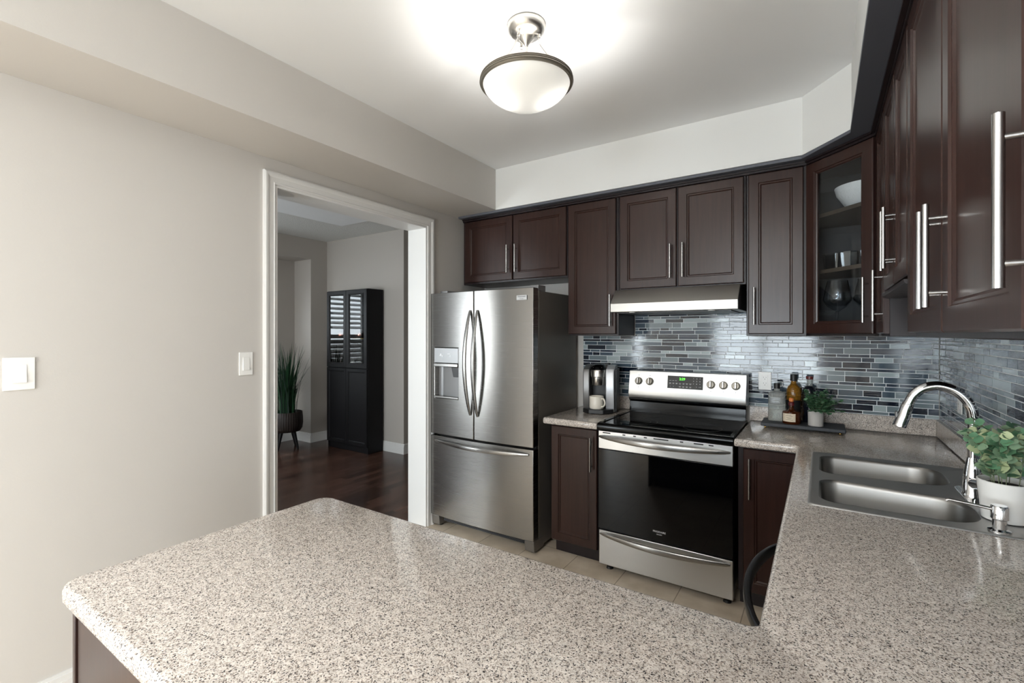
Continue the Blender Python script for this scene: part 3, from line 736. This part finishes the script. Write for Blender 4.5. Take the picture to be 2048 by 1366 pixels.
for (x, z, wd) in [(-.848, 1.152, .014), (-.829, 1.152, .012), (-.811, 1.152, .012)] + [(-.848 + .021 * i, 1.136, .013) for i in range(3)] + [(-.848 + .021 * i, 1.131, .011) for i in range(3)] + [(-.784 + .022 * i, 1.135, .014) for i in range(4)] + [(-.784 + .022 * i, 1.130, .010) for i in range(4)] + [(-.784 + .022 * i, 1.115, .013) for i in range(4)] + [(-.784 + .022 * i, 1.110, .010) for i in range(4)] + [(-.846, 1.114, .005), (-.826, 1.114, .005)]:
    a = on(x, z) + pn * .0018; h = pu * .0011; q = V(wd / 2, 0, 0); s.add([a - q - h, a + q - h, a + q + h, a - q + h], [(0, 1, 2, 3)])
s.build('key_legend', 'panelgrey', dsp)
for i, ch in enumerate('123456789'):
    text('key_digit', ch, .009, on(-.699 + .020 * (i % 3), 1.170 - .0175 * (i // 3)) + pn * .0018, (1, 0, 0), pn, 'mark', dsp)
text('key_digit', '0', .009, on(-.679, 1.1165) + pn * .0018, (1, 0, 0), pn, 'mark', dsp)
text('key_digit', 'START', .0058, on(-.659, 1.1165) + pn * .0018, (1, 0, 0), pn, 'mark', dsp)
# oven door, drawer, feet
od = bx('oven_door', 'steel_bright', t, RX0 - .004, RX1 + .001, 2.722, 2.764, .757, .868, .003)
bx('oven_window', 'blackglass', od, RX0 - .004, RX1 + .001, 2.7205, 2.764, .264, .756, .002)
for x, wd in ((-1.10, .05), (-.99, .018), (-.925, .016), (-.86, .018), (-.77, .085), (-.655, .018), (-.565, .05), (-.50, .025)): bx('vent_slot', 'black_matte', od, x - wd / 2, x + wd / 2, 2.7212, 2.724, .853, .860)
text('logo', 'FRIGIDAIRE', .0145, (-.779, 2.7203, .323), (1, 0, 0), (0, -1, 0), 'mark', od)
text('logo', 'GALLERY', .008, (-.779, 2.7203, .308), (1, 0, 0), (0, -1, 0), 'mark', od)
dw = bx('storage_drawer', 'steel_bright', t, RX0 - .002, RX1 + .001, 2.724, 2.764, .045, .256, .004)
def hbar(x0, x1, z, y, bulge, wd):
    n = 30; pts = [(x0 + (x1 - x0) * k / n, y - bulge * math.sin(PI * k / n) ** .85, z - .006 * math.sin(PI * k / n)) for k in range(n + 1)]
    return MB().ribbon(pts, (0, 0, 1), [wd * (.3 + .7 * math.sin(PI * k / n) ** .45) for k in range(n + 1)], [.010 + .008 * math.sin(PI * k / n) for k in range(n + 1)])
hbar(-1.146, -.404, .832, 2.718, .052, .036).build('handle', 'steel', od)
hbar(-1.14, -.404, .234, 2.720, .045, .034).build('handle', 'steel', dw)
for x in (-1.105, -.43):
    for y in (2.79, 3.26):
        MB().cyl((x, y, .0012), (x, y, .014), .022, .018, 20).cyl((x, y, .014), (x, y, .052), .009, n=12).build('leveling_foot', 'black_matte', t)

# ------------------------------------------------------------------ hood
t = thing('range_hood', 'slim stainless steel range hood under the wall cabinet', 'range hood', (-.766, 3.1, 1.6))
s = MB(); s.prism_x([(3.345, 1.75), (3.345, 1.602), (2.872, 1.602), (2.87, 1.604), (2.87, 1.657), (2.952, 1.746), (2.96, 1.75)], -1.1335, -.388); s.build('hood_shell', 'hoodsteel', t, .002)
s = MB(); s.prism_x([(3.344, 1.749), (3.344, 1.603), (2.874, 1.603), (2.874, 1.656), (2.954, 1.744)], -.3879, -.3865); s.build('side_panel', 'black_matte', t)
bx('filter', 'charcoal', t, -1.10, -.43, 2.93, 3.30, 1.596, 1.6018, .001)
for x in (-1.0, -.53): MB().cyl((x, 2.90, 1.598), (x, 2.90, 1.6019), .02).build('lamp_lens', 'porcelain', t)

# ------------------------------------------------------------------ sink, tap, dispenser
t = thing('sink', 'double bowl stainless steel drop-in sink set in the right worktop', 'sink', (.24, 2.18, .9))
B1 = round_poly([(-.008, 2.205), (.395, 2.245), (.395, 2.525), (-.008, 2.525)], [.055, .10, .10, .055])
B2 = round_poly([(-.008, 1.835), (.395, 1.835), (.395, 2.085), (-.008, 2.125)], [.055, .10, .10, .055])
out = round_poly([(-.038, 1.782), (.508, 1.782), (.508, 2.588), (-.038, 2.588)], .02)
slab(out, [(0, .9145), (.001, .9165), (.004, .9185), (.009, .9190), (.013, .9180)], [B1, B2]).build('deck', 'sinkdeck', t, sharp=50)
for bo in (B1, B2):
    s = MB(); L = [[(x, y, z) for x, y in inset(bo, d)] for d, z in ((0, .9185), (.004, .915), (.007, .905), (.012, .78), (.02, .752), (.035, .740), (.05, .736))]
    s.loops(L, False, True); s.build('bowl', 'sinksteel', t, sharp=60, recalc=False)
    c = (sum(p[0] for p in bo) / len(bo), sum(p[1] for p in bo) / len(bo))
    MB().lathe([(.012, .738), (.03, .738), (.042, .741), (.045, .7365)], (c[0], c[1], 0), 28, True, False).build('drain', 'chrome', t)
fx, fy = .422, 2.15
t = thing('faucet', 'tall chrome gooseneck pull-down kitchen faucet behind the sink', 'faucet', (fx, fy, .919))
s = MB(); s.prism(round_poly([(fx - .032, fy - .115), (fx + .032, fy - .115), (fx + .032, fy + .115), (fx - .032, fy + .115)], .031), .919, .925); s.build('deck_plate', 'chrome', t, .002)
MB().lathe([(.030, .925), (.030, .931), (.0265, .936), (.0262, .985), (.024, 1.0), (.019, 1.03), (.0155, 1.05)], (fx, fy, 0), 28, True, True).build('faucet_body', 'chrome', t, sharp=50)
path = catmull([(fx, fy, 1.04), (fx, fy, 1.12), (fx, fy, 1.185), (fx - .012, fy, 1.232), (fx - .042, fy, 1.268), (fx - .086, fy, 1.284), (fx - .125, fy, 1.274), (fx - .152, fy, 1.248), (fx - .166, fy, 1.218)], 8)
MB().tube(path, .0155, 20).build('gooseneck', 'chrome', t)
s = MB(); s.tube([(fx - .166, fy, 1.218), (fx - .170, fy, 1.208), (fx - .180, fy, 1.170), (fx - .191, fy, 1.135)], [.0165, .0182, .0195, .0200], 20); sh = s.build('spray_head', 'chrome', t, sharp=50)
bx('spray_button', 'gunmetal', sh, fx - .203, fx - .196, fy - .008, fy + .008, 1.165, 1.187, .002)
s = MB(); s.cyl((fx, fy - .012, .968), (fx + .012, fy - .052, .975), .019, .018); s.tube([(fx + .012, fy - .05, .975), (fx + .03, fy - .065, .99), (fx + .055, fy - .075, 1.02)], [.009, .007, .006], 12); s.build('lever', 'chrome', t, sharp=50)
t = thing('soap_dispenser', 'small chrome soap dispenser at the near corner of the sink', 'soap dispenser', (.408, 1.812, .919))
MB().lathe([(.024, .919), (.024, .924), (.015, .928), (.0148, .952), (.0185, .955), (.0185, .987), (.016, .991)], (.408, 1.812, 0), 28, True, True).build('pump_head', 'chrome', t, sharp=40)
MB().tube([(.392, 1.812, .979), (.35, 1.812, .984), (.305, 1.812, .988), (.299, 1.812, .984)], [.005, .0042, .004, .0045], 12).build('spout', 'nickel', t)

# eucalyptus in a white pot
px, py = .447, 1.935
t = thing('potted_eucalyptus', 'round-leaved green eucalyptus in a smooth white pot behind the sink', 'plant', (px, py, .919))
MB().lathe([(.046, .9195), (.050, .922), (.0565, .99), (.0605, 1.032), (.0575, 1.034), (.055, 1.03), (.053, 1.015)], (px, py, 0), 40, True, True).build('pot', 'porcelain', t, sharp=50)
MB().lathe([(.004, 1.022), (.03, 1.021), (.052, 1.018)], (px, py, 0), 24, True, False).build('soil', 'soil', t)
rr = random.Random(21); s = MB()
for k in range(11):
    a = rr.uniform(0, 2 * PI); sp = rr.uniform(.03, .10); top = rr.uniform(.12, .19)
    b = V(px + .028 * math.cos(a), py + .028 * math.sin(a), 1.02)
    tip = V(min(px + sp * math.cos(a) * .95, .49), py + sp * 1.25 * math.sin(a), 1.02 + top)
    P = catmull([b, b.lerp(tip, .5) + V(0, 0, .02), tip], 6); s.m = 3; s.tube(P, .0011, 6)
    for i, q in enumerate(P):
        if i < 2: continue
        d = (P[min(i + 1, len(P) - 1)] - P[i - 1]).normalized(); ph = i * 1.6 + rr.random()
        for e in (0, PI):
            o = V(math.cos(ph + e), math.sin(ph + e), 0) + d * rr.uniform(.1, .6); s.m = rr.choices([0, 1, 2], [.45, .25, .3])[0]
            sz = rr.uniform(.026, .040) * (1 - .3 * i / len(P))
            if q.x + o.normalized().x * sz > .505: continue
            s.leaf(q, o, V(rr.gauss(-.3, .4), rr.gauss(-.6, .4), .7), sz, sz * .92, .2, .1)
s.build('foliage', ['euc1', 'euc2', 'euc3', 'stem'], t)

# ------------------------------------------------------------------ tray with bottles and plant
t = thing('serving_tray', 'dark slate serving tray on small brass feet holding bottles and a plant', 'tray', (-.09, 3.2, .914))
bx('tray_slab', 'slate', t, -.297, .11, 3.09, 3.295, .927, .947, .004)
for x in (-.275, .085):
    for y in (3.11, 3.275): MB().ball((x, y, .9208), .0067, 8).build('foot', 'gold', t)
TZ = .9475
def bottle_body(s, c, prof, n=32): s.lathe(prof, (c[0], c[1], TZ), n, True, True)
# clear square bottle
c = (-.222, 3.215)
t = thing('spirit_bottle', 'clear square bottle with a black cork on the slate tray', 'bottle', (c[0], c[1], TZ))
def sq(w, d, z, r): return [(c[0] + x, c[1] + y, TZ + z) for x, y in round_poly([(-w, -d), (w, -d), (w, d), (-w, d)], min(r, w * .9, d * .9), 5)]
s = MB(); s.loops([sq(.043, .03, .0, .012), sq(.045, .032, .004, .012), sq(.045, .032, .155, .012), sq(.040, .028, .168, .014), sq(.016, .0155, .176, .014), sq(.015, .0145, .19, .013)]); s.build('bottle_glass', 'bottleclear', t, sharp=50)
MB().cyl((c[0], c[1], TZ + .19), (c[0], c[1], TZ + .222), .0165).build('stopper', 'black_matte', t, .002)
for (u, z, wd) in ((0, .146, .035), (0, .100, .05), (0, .092, .062), (.01, .085, .05), (0, .12, .02), (-.01, .07, .03)): bx('lettering', 'paleink', t, c[0] + u - wd / 2, c[0] + u + wd / 2, c[1] - .0327, c[1] - .0322, TZ + z - .0016, TZ + z + .0016)
# round low brown bottle
c = (-.145, 3.155)
t = thing('spirit_bottle', 'squat brown liquor bottle with a cream label and orange stopper on the tray front', 'bottle', (c[0], c[1], TZ))
MB().lathe([(.044, 0), (.0465, .004), (.0465, .062), (.044, .068), (.022, .074), (.0125, .085), (.0115, .112)], (c[0], c[1], TZ), 36, True, True).build('bottle_glass', 'amber_dark', t, sharp=50)
MB().lathe([(.0145, .103), (.0148, .118), (.009, .124)], (c[0], c[1], TZ), 24, True, True).build('wax_collar', 'waxred', t)
MB().lathe([(.008, .1235), (.0125, .127), (.0125, .142), (.008, .147)], (c[0], c[1], TZ), 20, True, True).build('stopper', 'cork', t)
s = MB(); L = []
for z in (.014, .060):
    L.append([(c[0] + .0469 * math.cos(a), c[1] + .0469 * math.sin(a), TZ + z) for a in [math.radians(-150 + 5.5 * i) for i in range(17)]])
s.loops(L, False, False, False); lb = s.build('label', 'paper', t)
s = MB()
for i, (z, a0, a1) in enumerate([(.052, -118, -88), (.046, -125, -80), (.036, -120, -84), (.031, -112, -92), (.024, -125, -78)]):
    L = [[(c[0] + .0472 * math.cos(math.radians(a0 + (a1 - a0) * j / 8)), c[1] + .0472 * math.sin(math.radians(a0 + (a1 - a0) * j / 8)), TZ + z + e) for j in range(9)] for e in (0, .0016)]
    s.loops(L, False, False, False)
s.build('lettering', 'ink', lb)
# tall amber bottle
c = (-.138, 3.258)
t = thing('spirit_bottle', 'tall amber bottle with a thick black cap at the back of the tray', 'bottle', (c[0], c[1], TZ))
PB = [(.036, 0), (.0385, .004), (.0385, .165), (.037, .185), (.030, .203), (.018, .215), (.0135, .225), (.0135, .236)]
MB().lathe(PB, (c[0], c[1], TZ), 32, True, True).build('bottle_glass', 'amber', t, sharp=50)
MB().cyl((c[0], c[1], TZ + .236), (c[0], c[1], TZ + .275), .0185, .018).build('cap', 'black_matte', t, .002)
s = MB(); L = [[(c[0] + .0388 * math.cos(math.radians(-160 + 7 * i)), c[1] + .0388 * math.sin(math.radians(-160 + 7 * i)), TZ + z) for i in range(21)] for z in (.03, .125)]; s.loops(L, False, False, False); s.build('label', 'black_matte', t)
# dark bottle with red cap
c = (-.058, 3.262)
t = thing('spirit_bottle', 'dark bottle with a red cap behind the small leafy plant', 'bottle', (c[0], c[1], TZ))
MB().lathe([(.034, 0), (.037, .004), (.037, .16), (.035, .185), (.024, .204), (.0155, .212)], (c[0], c[1], TZ), 32, True, True).build('bottle_glass', 'darkbottle', t, sharp=50)
MB().lathe([(.0155, .212), (.0140, .225), (.0140, .25)], (c[0], c[1], TZ), 24, True, True).build('neck', 'bottleclear', t)
MB().cyl((c[0], c[1], TZ + .25), (c[0], c[1], TZ + .268), .0185).build('cap', 'redcap', t, .002)
# boxwood
c = V(-.027, 3.15)
t = thing('potted_plant', 'small bushy green plant in a round grey concrete pot on the tray', 'plant', (c.x, c.y, TZ))
MB().lathe([(.036, 0), (.037, .002), (.0385, .083), (.036, .084), (.0345, .072)], (c.x, c.y, TZ), 36, True, True).build('pot', 'concrete', t, sharp=40)
s = MB(); rr = random.Random(5)
for k in range(80):
    a = rr.uniform(0, 2 * PI); el = rr.uniform(-.1, 1.57); L0 = rr.uniform(.06, .118)
    d = V(math.cos(a) * math.cos(el), math.sin(a) * math.cos(el), math.sin(el))
    b = V(c.x + .02 * math.cos(a), c.y + .02 * math.sin(a), TZ + .078)
    tip = b + d * L0
    if tip.x < -.09 or (tip.x < .0 and tip.y > 3.195): continue
    if any(math.hypot(tip.x - bx_, tip.y - by_) < br + .012 and tip.z < TZ + .24 for bx_, by_, br in ((-.145, 3.155, .047), (-.138, 3.258, .039), (-.058, 3.262, .037))): continue
    P = catmull([b, b + d * L0 * .55 + V(0, 0, .012), b + d * L0 + V(0, 0, .012)], 5); s.m = 2; s.tube(P, .0008, 5)
    for i, q in enumerate(P[2:]):
        for j in range(3):
            ph = rr.uniform(0, 2 * PI); o = V(math.cos(ph), math.sin(ph), rr.uniform(-.1, .9)); s.m = 1 if rr.random() < .3 else 0
            sz = rr.uniform(.014, .021)
            e = q + o.normalized() * sz
            if e.y > 3.345 or (e.x < .0 and e.y > 3.215) or e.x < -.094 or any(math.hypot(e.x - bx_, e.y - by_) < br + .004 for bx_, by_, br in ((-.145, 3.155, .047), (-.138, 3.258, .039), (-.058, 3.262, .037))): continue
            s.leaf(q, o, V(0, 0, 1), sz, sz * .78, .25, .15)
s.build('foliage', ['leaf1', 'leaf2', 'stem'], t)

# ------------------------------------------------------------------ coffee maker and mug
t = thing('coffee_maker', 'silver and black single-cup coffee maker beside the fridge', 'coffee maker')
s = MB()
def rb(x0, x1, y0, y1, z0, z1, r=.012): return round_poly([(x0, y0), (x1, y0), (x1, y1), (x0, y1)], r, 4), z0, z1
p, a, b = rb(-.098, .098, .005, .125, .0, .30); s.prism(p, a, b); s.build('rear_housing', 'black_matte', t, .004)
for nm, x0, x1, m in (('side_column', -.108, -.062, 'gunmetal'), ('side_column', .050, .108, 'silver')):
    s = MB(); s.loops([[(x, y, z) for (y, z) in ((-.095, .03), (-.100, .278), (-.085, .304), (.0, .326), (.11, .326), (.12, .30), (.12, .004), (-.08, .004))] for x in (x0, x1)]); s.build(nm, m, t, .006, 3)
bx('side_cover', 'charcoal', t, .1085, .122, -.06, .118, .004, .30, .005)
s = MB(); s.prism(round_poly([(-.103, -.125), (-.055, -.172), (.045, -.172), (.103, -.12), (.103, .0), (-.103, .0)], .01), .0015, .030); s.build('drip_tray', 'black_matte', t, .003)
hc = (-.006, -.066)
MB().lathe([(.045, .190), (.048, .194), (.050, .246), (.0555, .250), (.0565, .292), (.053, .298)], (hc[0], hc[1], 0), 36, True, True).build('brew_head', 'nickel', t, sharp=40)
s = MB(); rg = [2 * PI * i / 28 for i in range(28)]
s.loops([[(hc[0] + r * math.cos(a), hc[1] + dy + q * math.sin(a), z) for a in rg] for r, dy, q, z in ((.053, 0, .053, .298), (.051, .012, .058, .312), (.046, .035, .068, .326), (.040, .06, .07, .334))]); ld = s.build('lid', 'black', t)
s = MB()
for i in range(5): s.cyl((hc[0] - .028 + .014 * i, hc[1] - .036 + .004 * abs(i - 2), .309), (hc[0] - .028 + .014 * i, hc[1] - .039 + .004 * abs(i - 2), .316), .003, n=10)
s.build('button', 'panelgrey', ld)
bx('lid_bridge', 'gunmetal', t, -.062, .050, .0, .11, .298, .328, .008)
t.location = (-1.325, 3.165, .9145); t.rotation_euler = (0, 0, math.radians(14))
t = thing('coffee_mug', 'cream ceramic mug standing on the coffee maker drip tray', 'mug')
MB().lathe([(.043, 0), (.047, .003), (.049, .012), (.049, .086), (.0475, .088), (.0455, .086), (.0455, .012), (.036, .008)], (0, 0, 0), 36, True, True).build('cup', 'mugcream', t, sharp=50)
pts = catmull([(.047, 0, .072), (.068, 0, .074), (.080, 0, .050), (.070, 0, .026), (.047, 0, .018)], 6)
MB().tube(pts, .0052, 10).build('handle', 'mugcream', t)
t.location = (-1.325 + .020, 3.165 - .118, .9145 + .0305); t.rotation_euler = (0, 0, math.radians(-22))

# ------------------------------------------------------------------ outlets and switches
def plate(name, label, cat, c, N, wd, h, kind):
    N, U = nrm(N); N, U = N.to_3d(), U.to_3d(); t = thing(name, label, cat, c); c = Vector(c)
    def bxl(s, u0, u1, z0, z1, d0, d1):
        q = [c + U * u + N * d + V(0, 0, z) for (u, d, z) in ((u0, d0, z0), (u1, d0, z0), (u1, d1, z0), (u0, d1, z0), (u0, d0, z1), (u1, d0, z1), (u1, d1, z1), (u0, d1, z1))]; s.hexa(q)
    s = MB(); bxl(s, -wd / 2, wd / 2, -h / 2, h / 2, 0.0005, .006); s.build('cover_plate', 'plastic', t, .002)
    if kind == 'outlet':
        s = MB(); bxl(s, -.017, .017, -.034, .034, .005, .0075); f = s.build('receptacle', 'plastic', t, .001)
        s = MB()
        for z in (.018, -.018):
            for u, hh in ((-.007, .004), (.007, .003)): bxl(s, u - .0008, u + .0008, z + .004 - hh, z + .004 + hh, .0072, .0077)
            bxl(s, -.002, .002, z - .009, z - .0055, .0072, .0077)
        s.build('slot', 'black_matte', f)
    else:
        s = MB(); k = .0165 if kind == 'rocker' else .020
        q = [(-k, -.034, .005), (k, -.034, .005), (k, .034, .005), (-k, .034, .005), (-k, -.034, .012), (k, -.034, .012), (k, .034, .007), (-k, .034, .007)]
        s.hexa([c + U * u + N * d + V(0, 0, z) for u, z, d in q]); s.build('rocker', 'plastic', t, .001)
    s = MB()
    for z in (h / 2 - .012, -h / 2 + .012):
        q = c + N * .0055 + V(0, 0, z); s.cyl(q, q + N * .0012, .003, n=12)
    s.build('screw', 'plastic', t)
    return t
plate('wall_outlet', 'white double outlet on the tiles right of the range', 'outlet', (-.298, 3.351, 1.168), (0, -1), .072, .114, 'outlet')
plate('wall_outlet', 'white outlet seen edge-on behind the faucet', 'outlet', (.524, 2.876, 1.160), (-1, 0), .072, .114, 'outlet')
plate('light_switch', 'larger white dimmer switch far from the doorway', 'switch', (XL, .452, 1.313), (1, 0), .086, .122, 'dimmer')
plate('light_switch', 'small white rocker switch beside the doorway casing', 'switch', (XL, 1.281, 1.308), (1, 0), .070, .119, 'rocker')

# ------------------------------------------------------------------ ceiling lamp
lx, ly = -1.011, 1.641
t = thing('ceiling_lamp', 'semi-flush ceiling lamp with a frosted bowl in a dark metal ring', 'lamp', (lx, ly, ZC))
MB().lathe([(.078, ZC - .0005), (.080, ZC - .008), (.074, ZC - .028), (.058, ZC - .042), (.036, ZC - .050), (.030, ZC - .058), (.010, ZC - .082), (.007, ZC - .09)], (lx, ly, 0), 48, True, True).build('canopy', 'nickel', t, sharp=50)
MB().cyl((lx, ly, ZC - .09), (lx, ly, 2.45), .006).build('stem', 'nickel', t)
for k in range(3):
    a = math.radians(-95 + 120 * k); ca, sa = math.cos(a), math.sin(a)
    s = MB(); p0 = V(lx + .052 * ca, ly + .052 * sa, ZC - .042)
    s.cyl(p0 + V(0, 0, .004), p0 - V(0, 0, .016), .0055, n=12)
    q = p0 - V(0, 0, .022)
    for i in range(2):
        ring = [q + V((ca if i else -sa) * .007 * math.cos(x), (sa if i else ca) * .007 * math.cos(x), .008 * math.sin(x)) for x in [2 * PI * j / 14 for j in range(15)]]
        s.tube(ring, .0018, 6, False); q = q - V(-.003 * ca, -.003 * sa, .0125)
    s.tube(catmull([q + V(0, 0, .004), V(lx + .075 * ca, ly + .075 * sa, ZC - .11), V(lx + .13 * ca, ly + .13 * sa, 2.545), V(lx + .181 * ca, ly + .181 * sa, 2.507)], 5), .0046, 10)
    s.build('arm', 'nickel', t)
MB().lathe([(r, 2.508 - (2.556 - z) * .72) for r, z in [(.178, 2.554), (.186, 2.556), (.189, 2.551), (.1855, 2.548), (.189, 2.545), (.191, 2.541), (.1870, 2.538), (.191, 2.534), (.192, 2.530), (.188, 2.527), (.190, 2.524), (.187, 2.520), (.179, 2.519), (.176, 2.523), (.178, 2.554)]], (lx, ly, 0), 72).build('rim', 'pewter', t, sharp=20)
MB().lathe([(.178, 2.484), (.171, 2.466), (.155, 2.447), (.134, 2.430), (.10, 2.411), (.06, 2.398), (.02, 2.3925), (.002, 2.392)], (lx, ly, 0), 64, False, True).build('glass_bowl', 'bowl', t, sharp=80)
for k in range(2):
    a = math.radians(33.4 + 180 * k); c = (lx + .085 * math.cos(a), ly + .085 * math.sin(a), 2.458)
    s = MB(); s.ball(c, .021, 10); s.build('bulb', 'bulb', t)
    MB().cyl((lx + .006 * math.cos(a), ly + .006 * math.sin(a), 2.462), (c[0] - .02 * math.cos(a), c[1] - .02 * math.sin(a), 2.460), .012).build('socket', 'porcelain', t)

# ------------------------------------------------------------------ dishes in the glass cabinet
t = MB().lathe([(.045, 0), (.05, .002), (.085, .04), (.112, .085), (.120, .118), (.117, .119), (.106, .085), (.078, .042), (.03, .012)], (0, 0, 0), 48, True, True).build('serving_bowl', noisy('white_textured_bowl', (236, 236, 236), .4, 60, .8, .004), sharp=60)
tag(t, 'white textured bowl on the top shelf of the glass cabinet', 'bowl'); t.location = (.195, 3.06, 2.1055); t.scale = (1.15, 1.15, 1.1)
tb = MB(); tb.lathe([(.028, 0), (.033, .002), (.036, .04), (.039, .088), (.0375, .089), (.034, .04), (.03, .012)], (0, 0, 0), 24, True, True, mod=lambda a: 1 + .05 * math.cos(8 * a))
tb = tb.build('tumbler', 'tumbler', sharp=4)
for i, (x, y) in enumerate([(.045, 3.07), (.125, 3.03), (.205, 2.995)]):
    o = tb if i == 0 else copy_tree(tb)
    o.location = (x, y, 1.8055); tag(o, ['cut glass tumbler at the left end of the middle shelf', 'second cut glass tumbler from the left on the middle shelf', 'third cut glass tumbler from the left, partly behind the door frame', 'last cut glass tumbler on the middle shelf, behind the door frame'][i], 'glass', 'cut glass tumblers on the middle shelf')
wg = thing('wine_glass', 'large clear stemmed wine glass on the bottom shelf of the glass cabinet', 'glass', (0, 0, 0), 'wine glasses in the corner cabinet')
MB().lathe([(.006, .09), (.012, .095), (.035, .112), (.052, .135), (.054, .145), (.046, .19), (.038, .225), (.0365, .225), (.044, .19), (.052, .145), (.05, .137), (.03, .116)], (0, 0, 0), 32).build('glass_bowl', 'wine', wg)
MB().lathe([(.036, 0), (.036, .002), (.012, .005), (.004, .01), (.0035, .085), (.006, .092)], (0, 0, 0), 24, True, True).build('glass_stem', 'wine', wg)
wg.location = (.07, 3.02, 1.4705); wg.scale = (1.2, 1.2, 1.22)
w2 = copy_tree(wg); w2.location = (.20, 2.98, 1.4705); w2['label'] = 'second wine glass, mostly hidden by the door frame and handle'

# ------------------------------------------------------------------ dining room things
bx0, bx1, by0, by1 = -5.385, -4.598, 3.80, 4.033
t = thing('display_cabinet', 'tall black bookcase cabinet with glass upper doors in the dining room', 'cabinet', (-4.99, 3.92, 0.001))
s = MB()
s.box(bx0, bx0 + .022, by0, by1, .0015, 2.02); s.box(bx1 - .022, bx1, by0, by1, .0015, 2.02); s.box(bx0 + .022, bx1 - .022, by0, by1, 2.0, 2.02); s.box(bx0 + .022, bx1 - .022, by0 + .01, by1, .0015, .075)
s.box(bx0 + .022, bx1 - .022, by1 - .012, by1, .075, 2.0); s.box(bx0 + .022, bx1 - .022, by0 + .012, by1 - .012, .075, .095)
s.build('cabinet_body', 'black_wood', t, .0015)
for zz in (1.03, 1.385, 1.70): bx('shelf', 'black_wood', t, bx0 + .023, bx1 - .023, by0 + .014, by1 - .013, zz, zz + .018)
for a, b in ((bx0 + .003, -4.993), (-4.990, bx1 - .003)):
    cab_door(t, (a, by0 - .001), (0, -1), b - a, 1.042, 2.015, None, glass='cabglass', m='black_wood', stile=.052)
    cab_door(t, (a, by0 - .001), (0, -1), b - a, .085, 1.036, None, m='black_wood', stile=.04)
cs = MB().lathe([(.018, 0), (.04, .012), (.05, .04), (.046, .068), (.03, .084), (.026, .084), (.04, .066), (.044, .04)], (0, 0, 0), 28, True, True).build('copper_votive', 'copper', sharp=60)
cs.scale = (1.2, 1.2, 1.15); cs.location = (-5.275, 3.93, 1.4035); tag(cs, 'rounded copper votive behind the left glass door of the black cabinet', 'votive', 'copper votives in the black cabinet')
c2 = copy_tree(cs); c2.location = (-4.90, 3.93, 1.4035); c2['label'] = 'rounded copper votive behind the right glass door of the black cabinet'
s = MB()
for i in range(22): s.ball((-4.97 + .012 * i, 3.85 + .006 * math.sin(i), 1.4098), .006, 6)
tag(s.build('bead_garland', 'gold'), 'thin golden bead garland lying on the black cabinet shelf', 'garland')
s = MB(); s.hexa([(-4.74, 3.86, 1.0485), (-4.63, 3.86, 1.0485), (-4.63, 3.98, 1.0485), (-4.74, 3.98, 1.0485), (-4.66, 3.91, 1.27), (-4.63, 3.91, 1.27), (-4.63, 3.93, 1.27), (-4.66, 3.93, 1.27)])
tag(s.build('ornament', 'paper', None, .003), 'pale tapering ornament at the bottom of the right glass door', 'ornament')
s = MB(); s.lathe([(.03, 0), (.045, .02), (.05, .05), (.04, .08), (.034, .08)], (-5.08, 3.92, 1.0485), 28, True, True)
tag(s.build('small_vase', 'porcelain'), 'small white vase at the bottom of the left glass door', 'vase')

gx, gy = -5.735, 3.445
t = thing('potted_grass', 'tall dark green grass plant in a black ribbed basket with legs', 'plant', (gx, gy, .001))
MB().lathe([(.12, .215), (.155, .222), (.178, .26), (.188, .33), (.186, .40), (.178, .47), (.168, .472), (.160, .44)], (gx, gy, 0), 120, True, True, mod=lambda a: 1 + .022 * math.cos(40 * a)).build('basket', 'wicker', t, sharp=80)
for k in range(4):
    a = math.radians(20 + 90 * k); s = MB(); s.cyl((gx + .10 * math.cos(a), gy + .10 * math.sin(a), .23), (gx + .165 * math.cos(a), gy + .165 * math.sin(a), .002), .026, .013, 14); s.build('leg', 'black_wood', t)
s = MB(); rr = random.Random(9)
for k in range(190):
    a = rr.uniform(0, 2 * PI); r0 = rr.uniform(0, .12); h = rr.uniform(.40, .98); le = rr.uniform(.03, .36) * (h / .9)
    b = V(gx + r0 * math.cos(a), gy + r0 * math.sin(a), .42); a2 = a + rr.gauss(0, .5); o = V(math.cos(a2), math.sin(a2), 0)
    sd = V(-math.sin(a2), math.cos(a2), 0); wd = rr.uniform(.005, .010); s.m = 0 if rr.random() < .6 else 1; vs_ = []; n = 6
    for i in range(n + 1):
        f = i / n; q = b + V(0, 0, h * f) + o * (le * f ** 1.9) - V(0, 0, le * .25 * f ** 3)
        q.x = max(q.x, -6.12); q.y = min(q.y, 3.785) if q.x < DX + .03 else q.y
        ww = wd * (1 - f ** 2.2) + .0006; vs_ += [q - sd * ww, q + sd * ww]
    s.add(vs_, [(2 * i, 2 * i + 1, 2 * i + 3, 2 * i + 2) for i in range(n)])
s.build('grass_blades', ['grass1', 'grass2'], t)
MB().cyl((gx, gy, .40), (gx, gy, .43), .155, n=28).build('soil', 'soil', t)
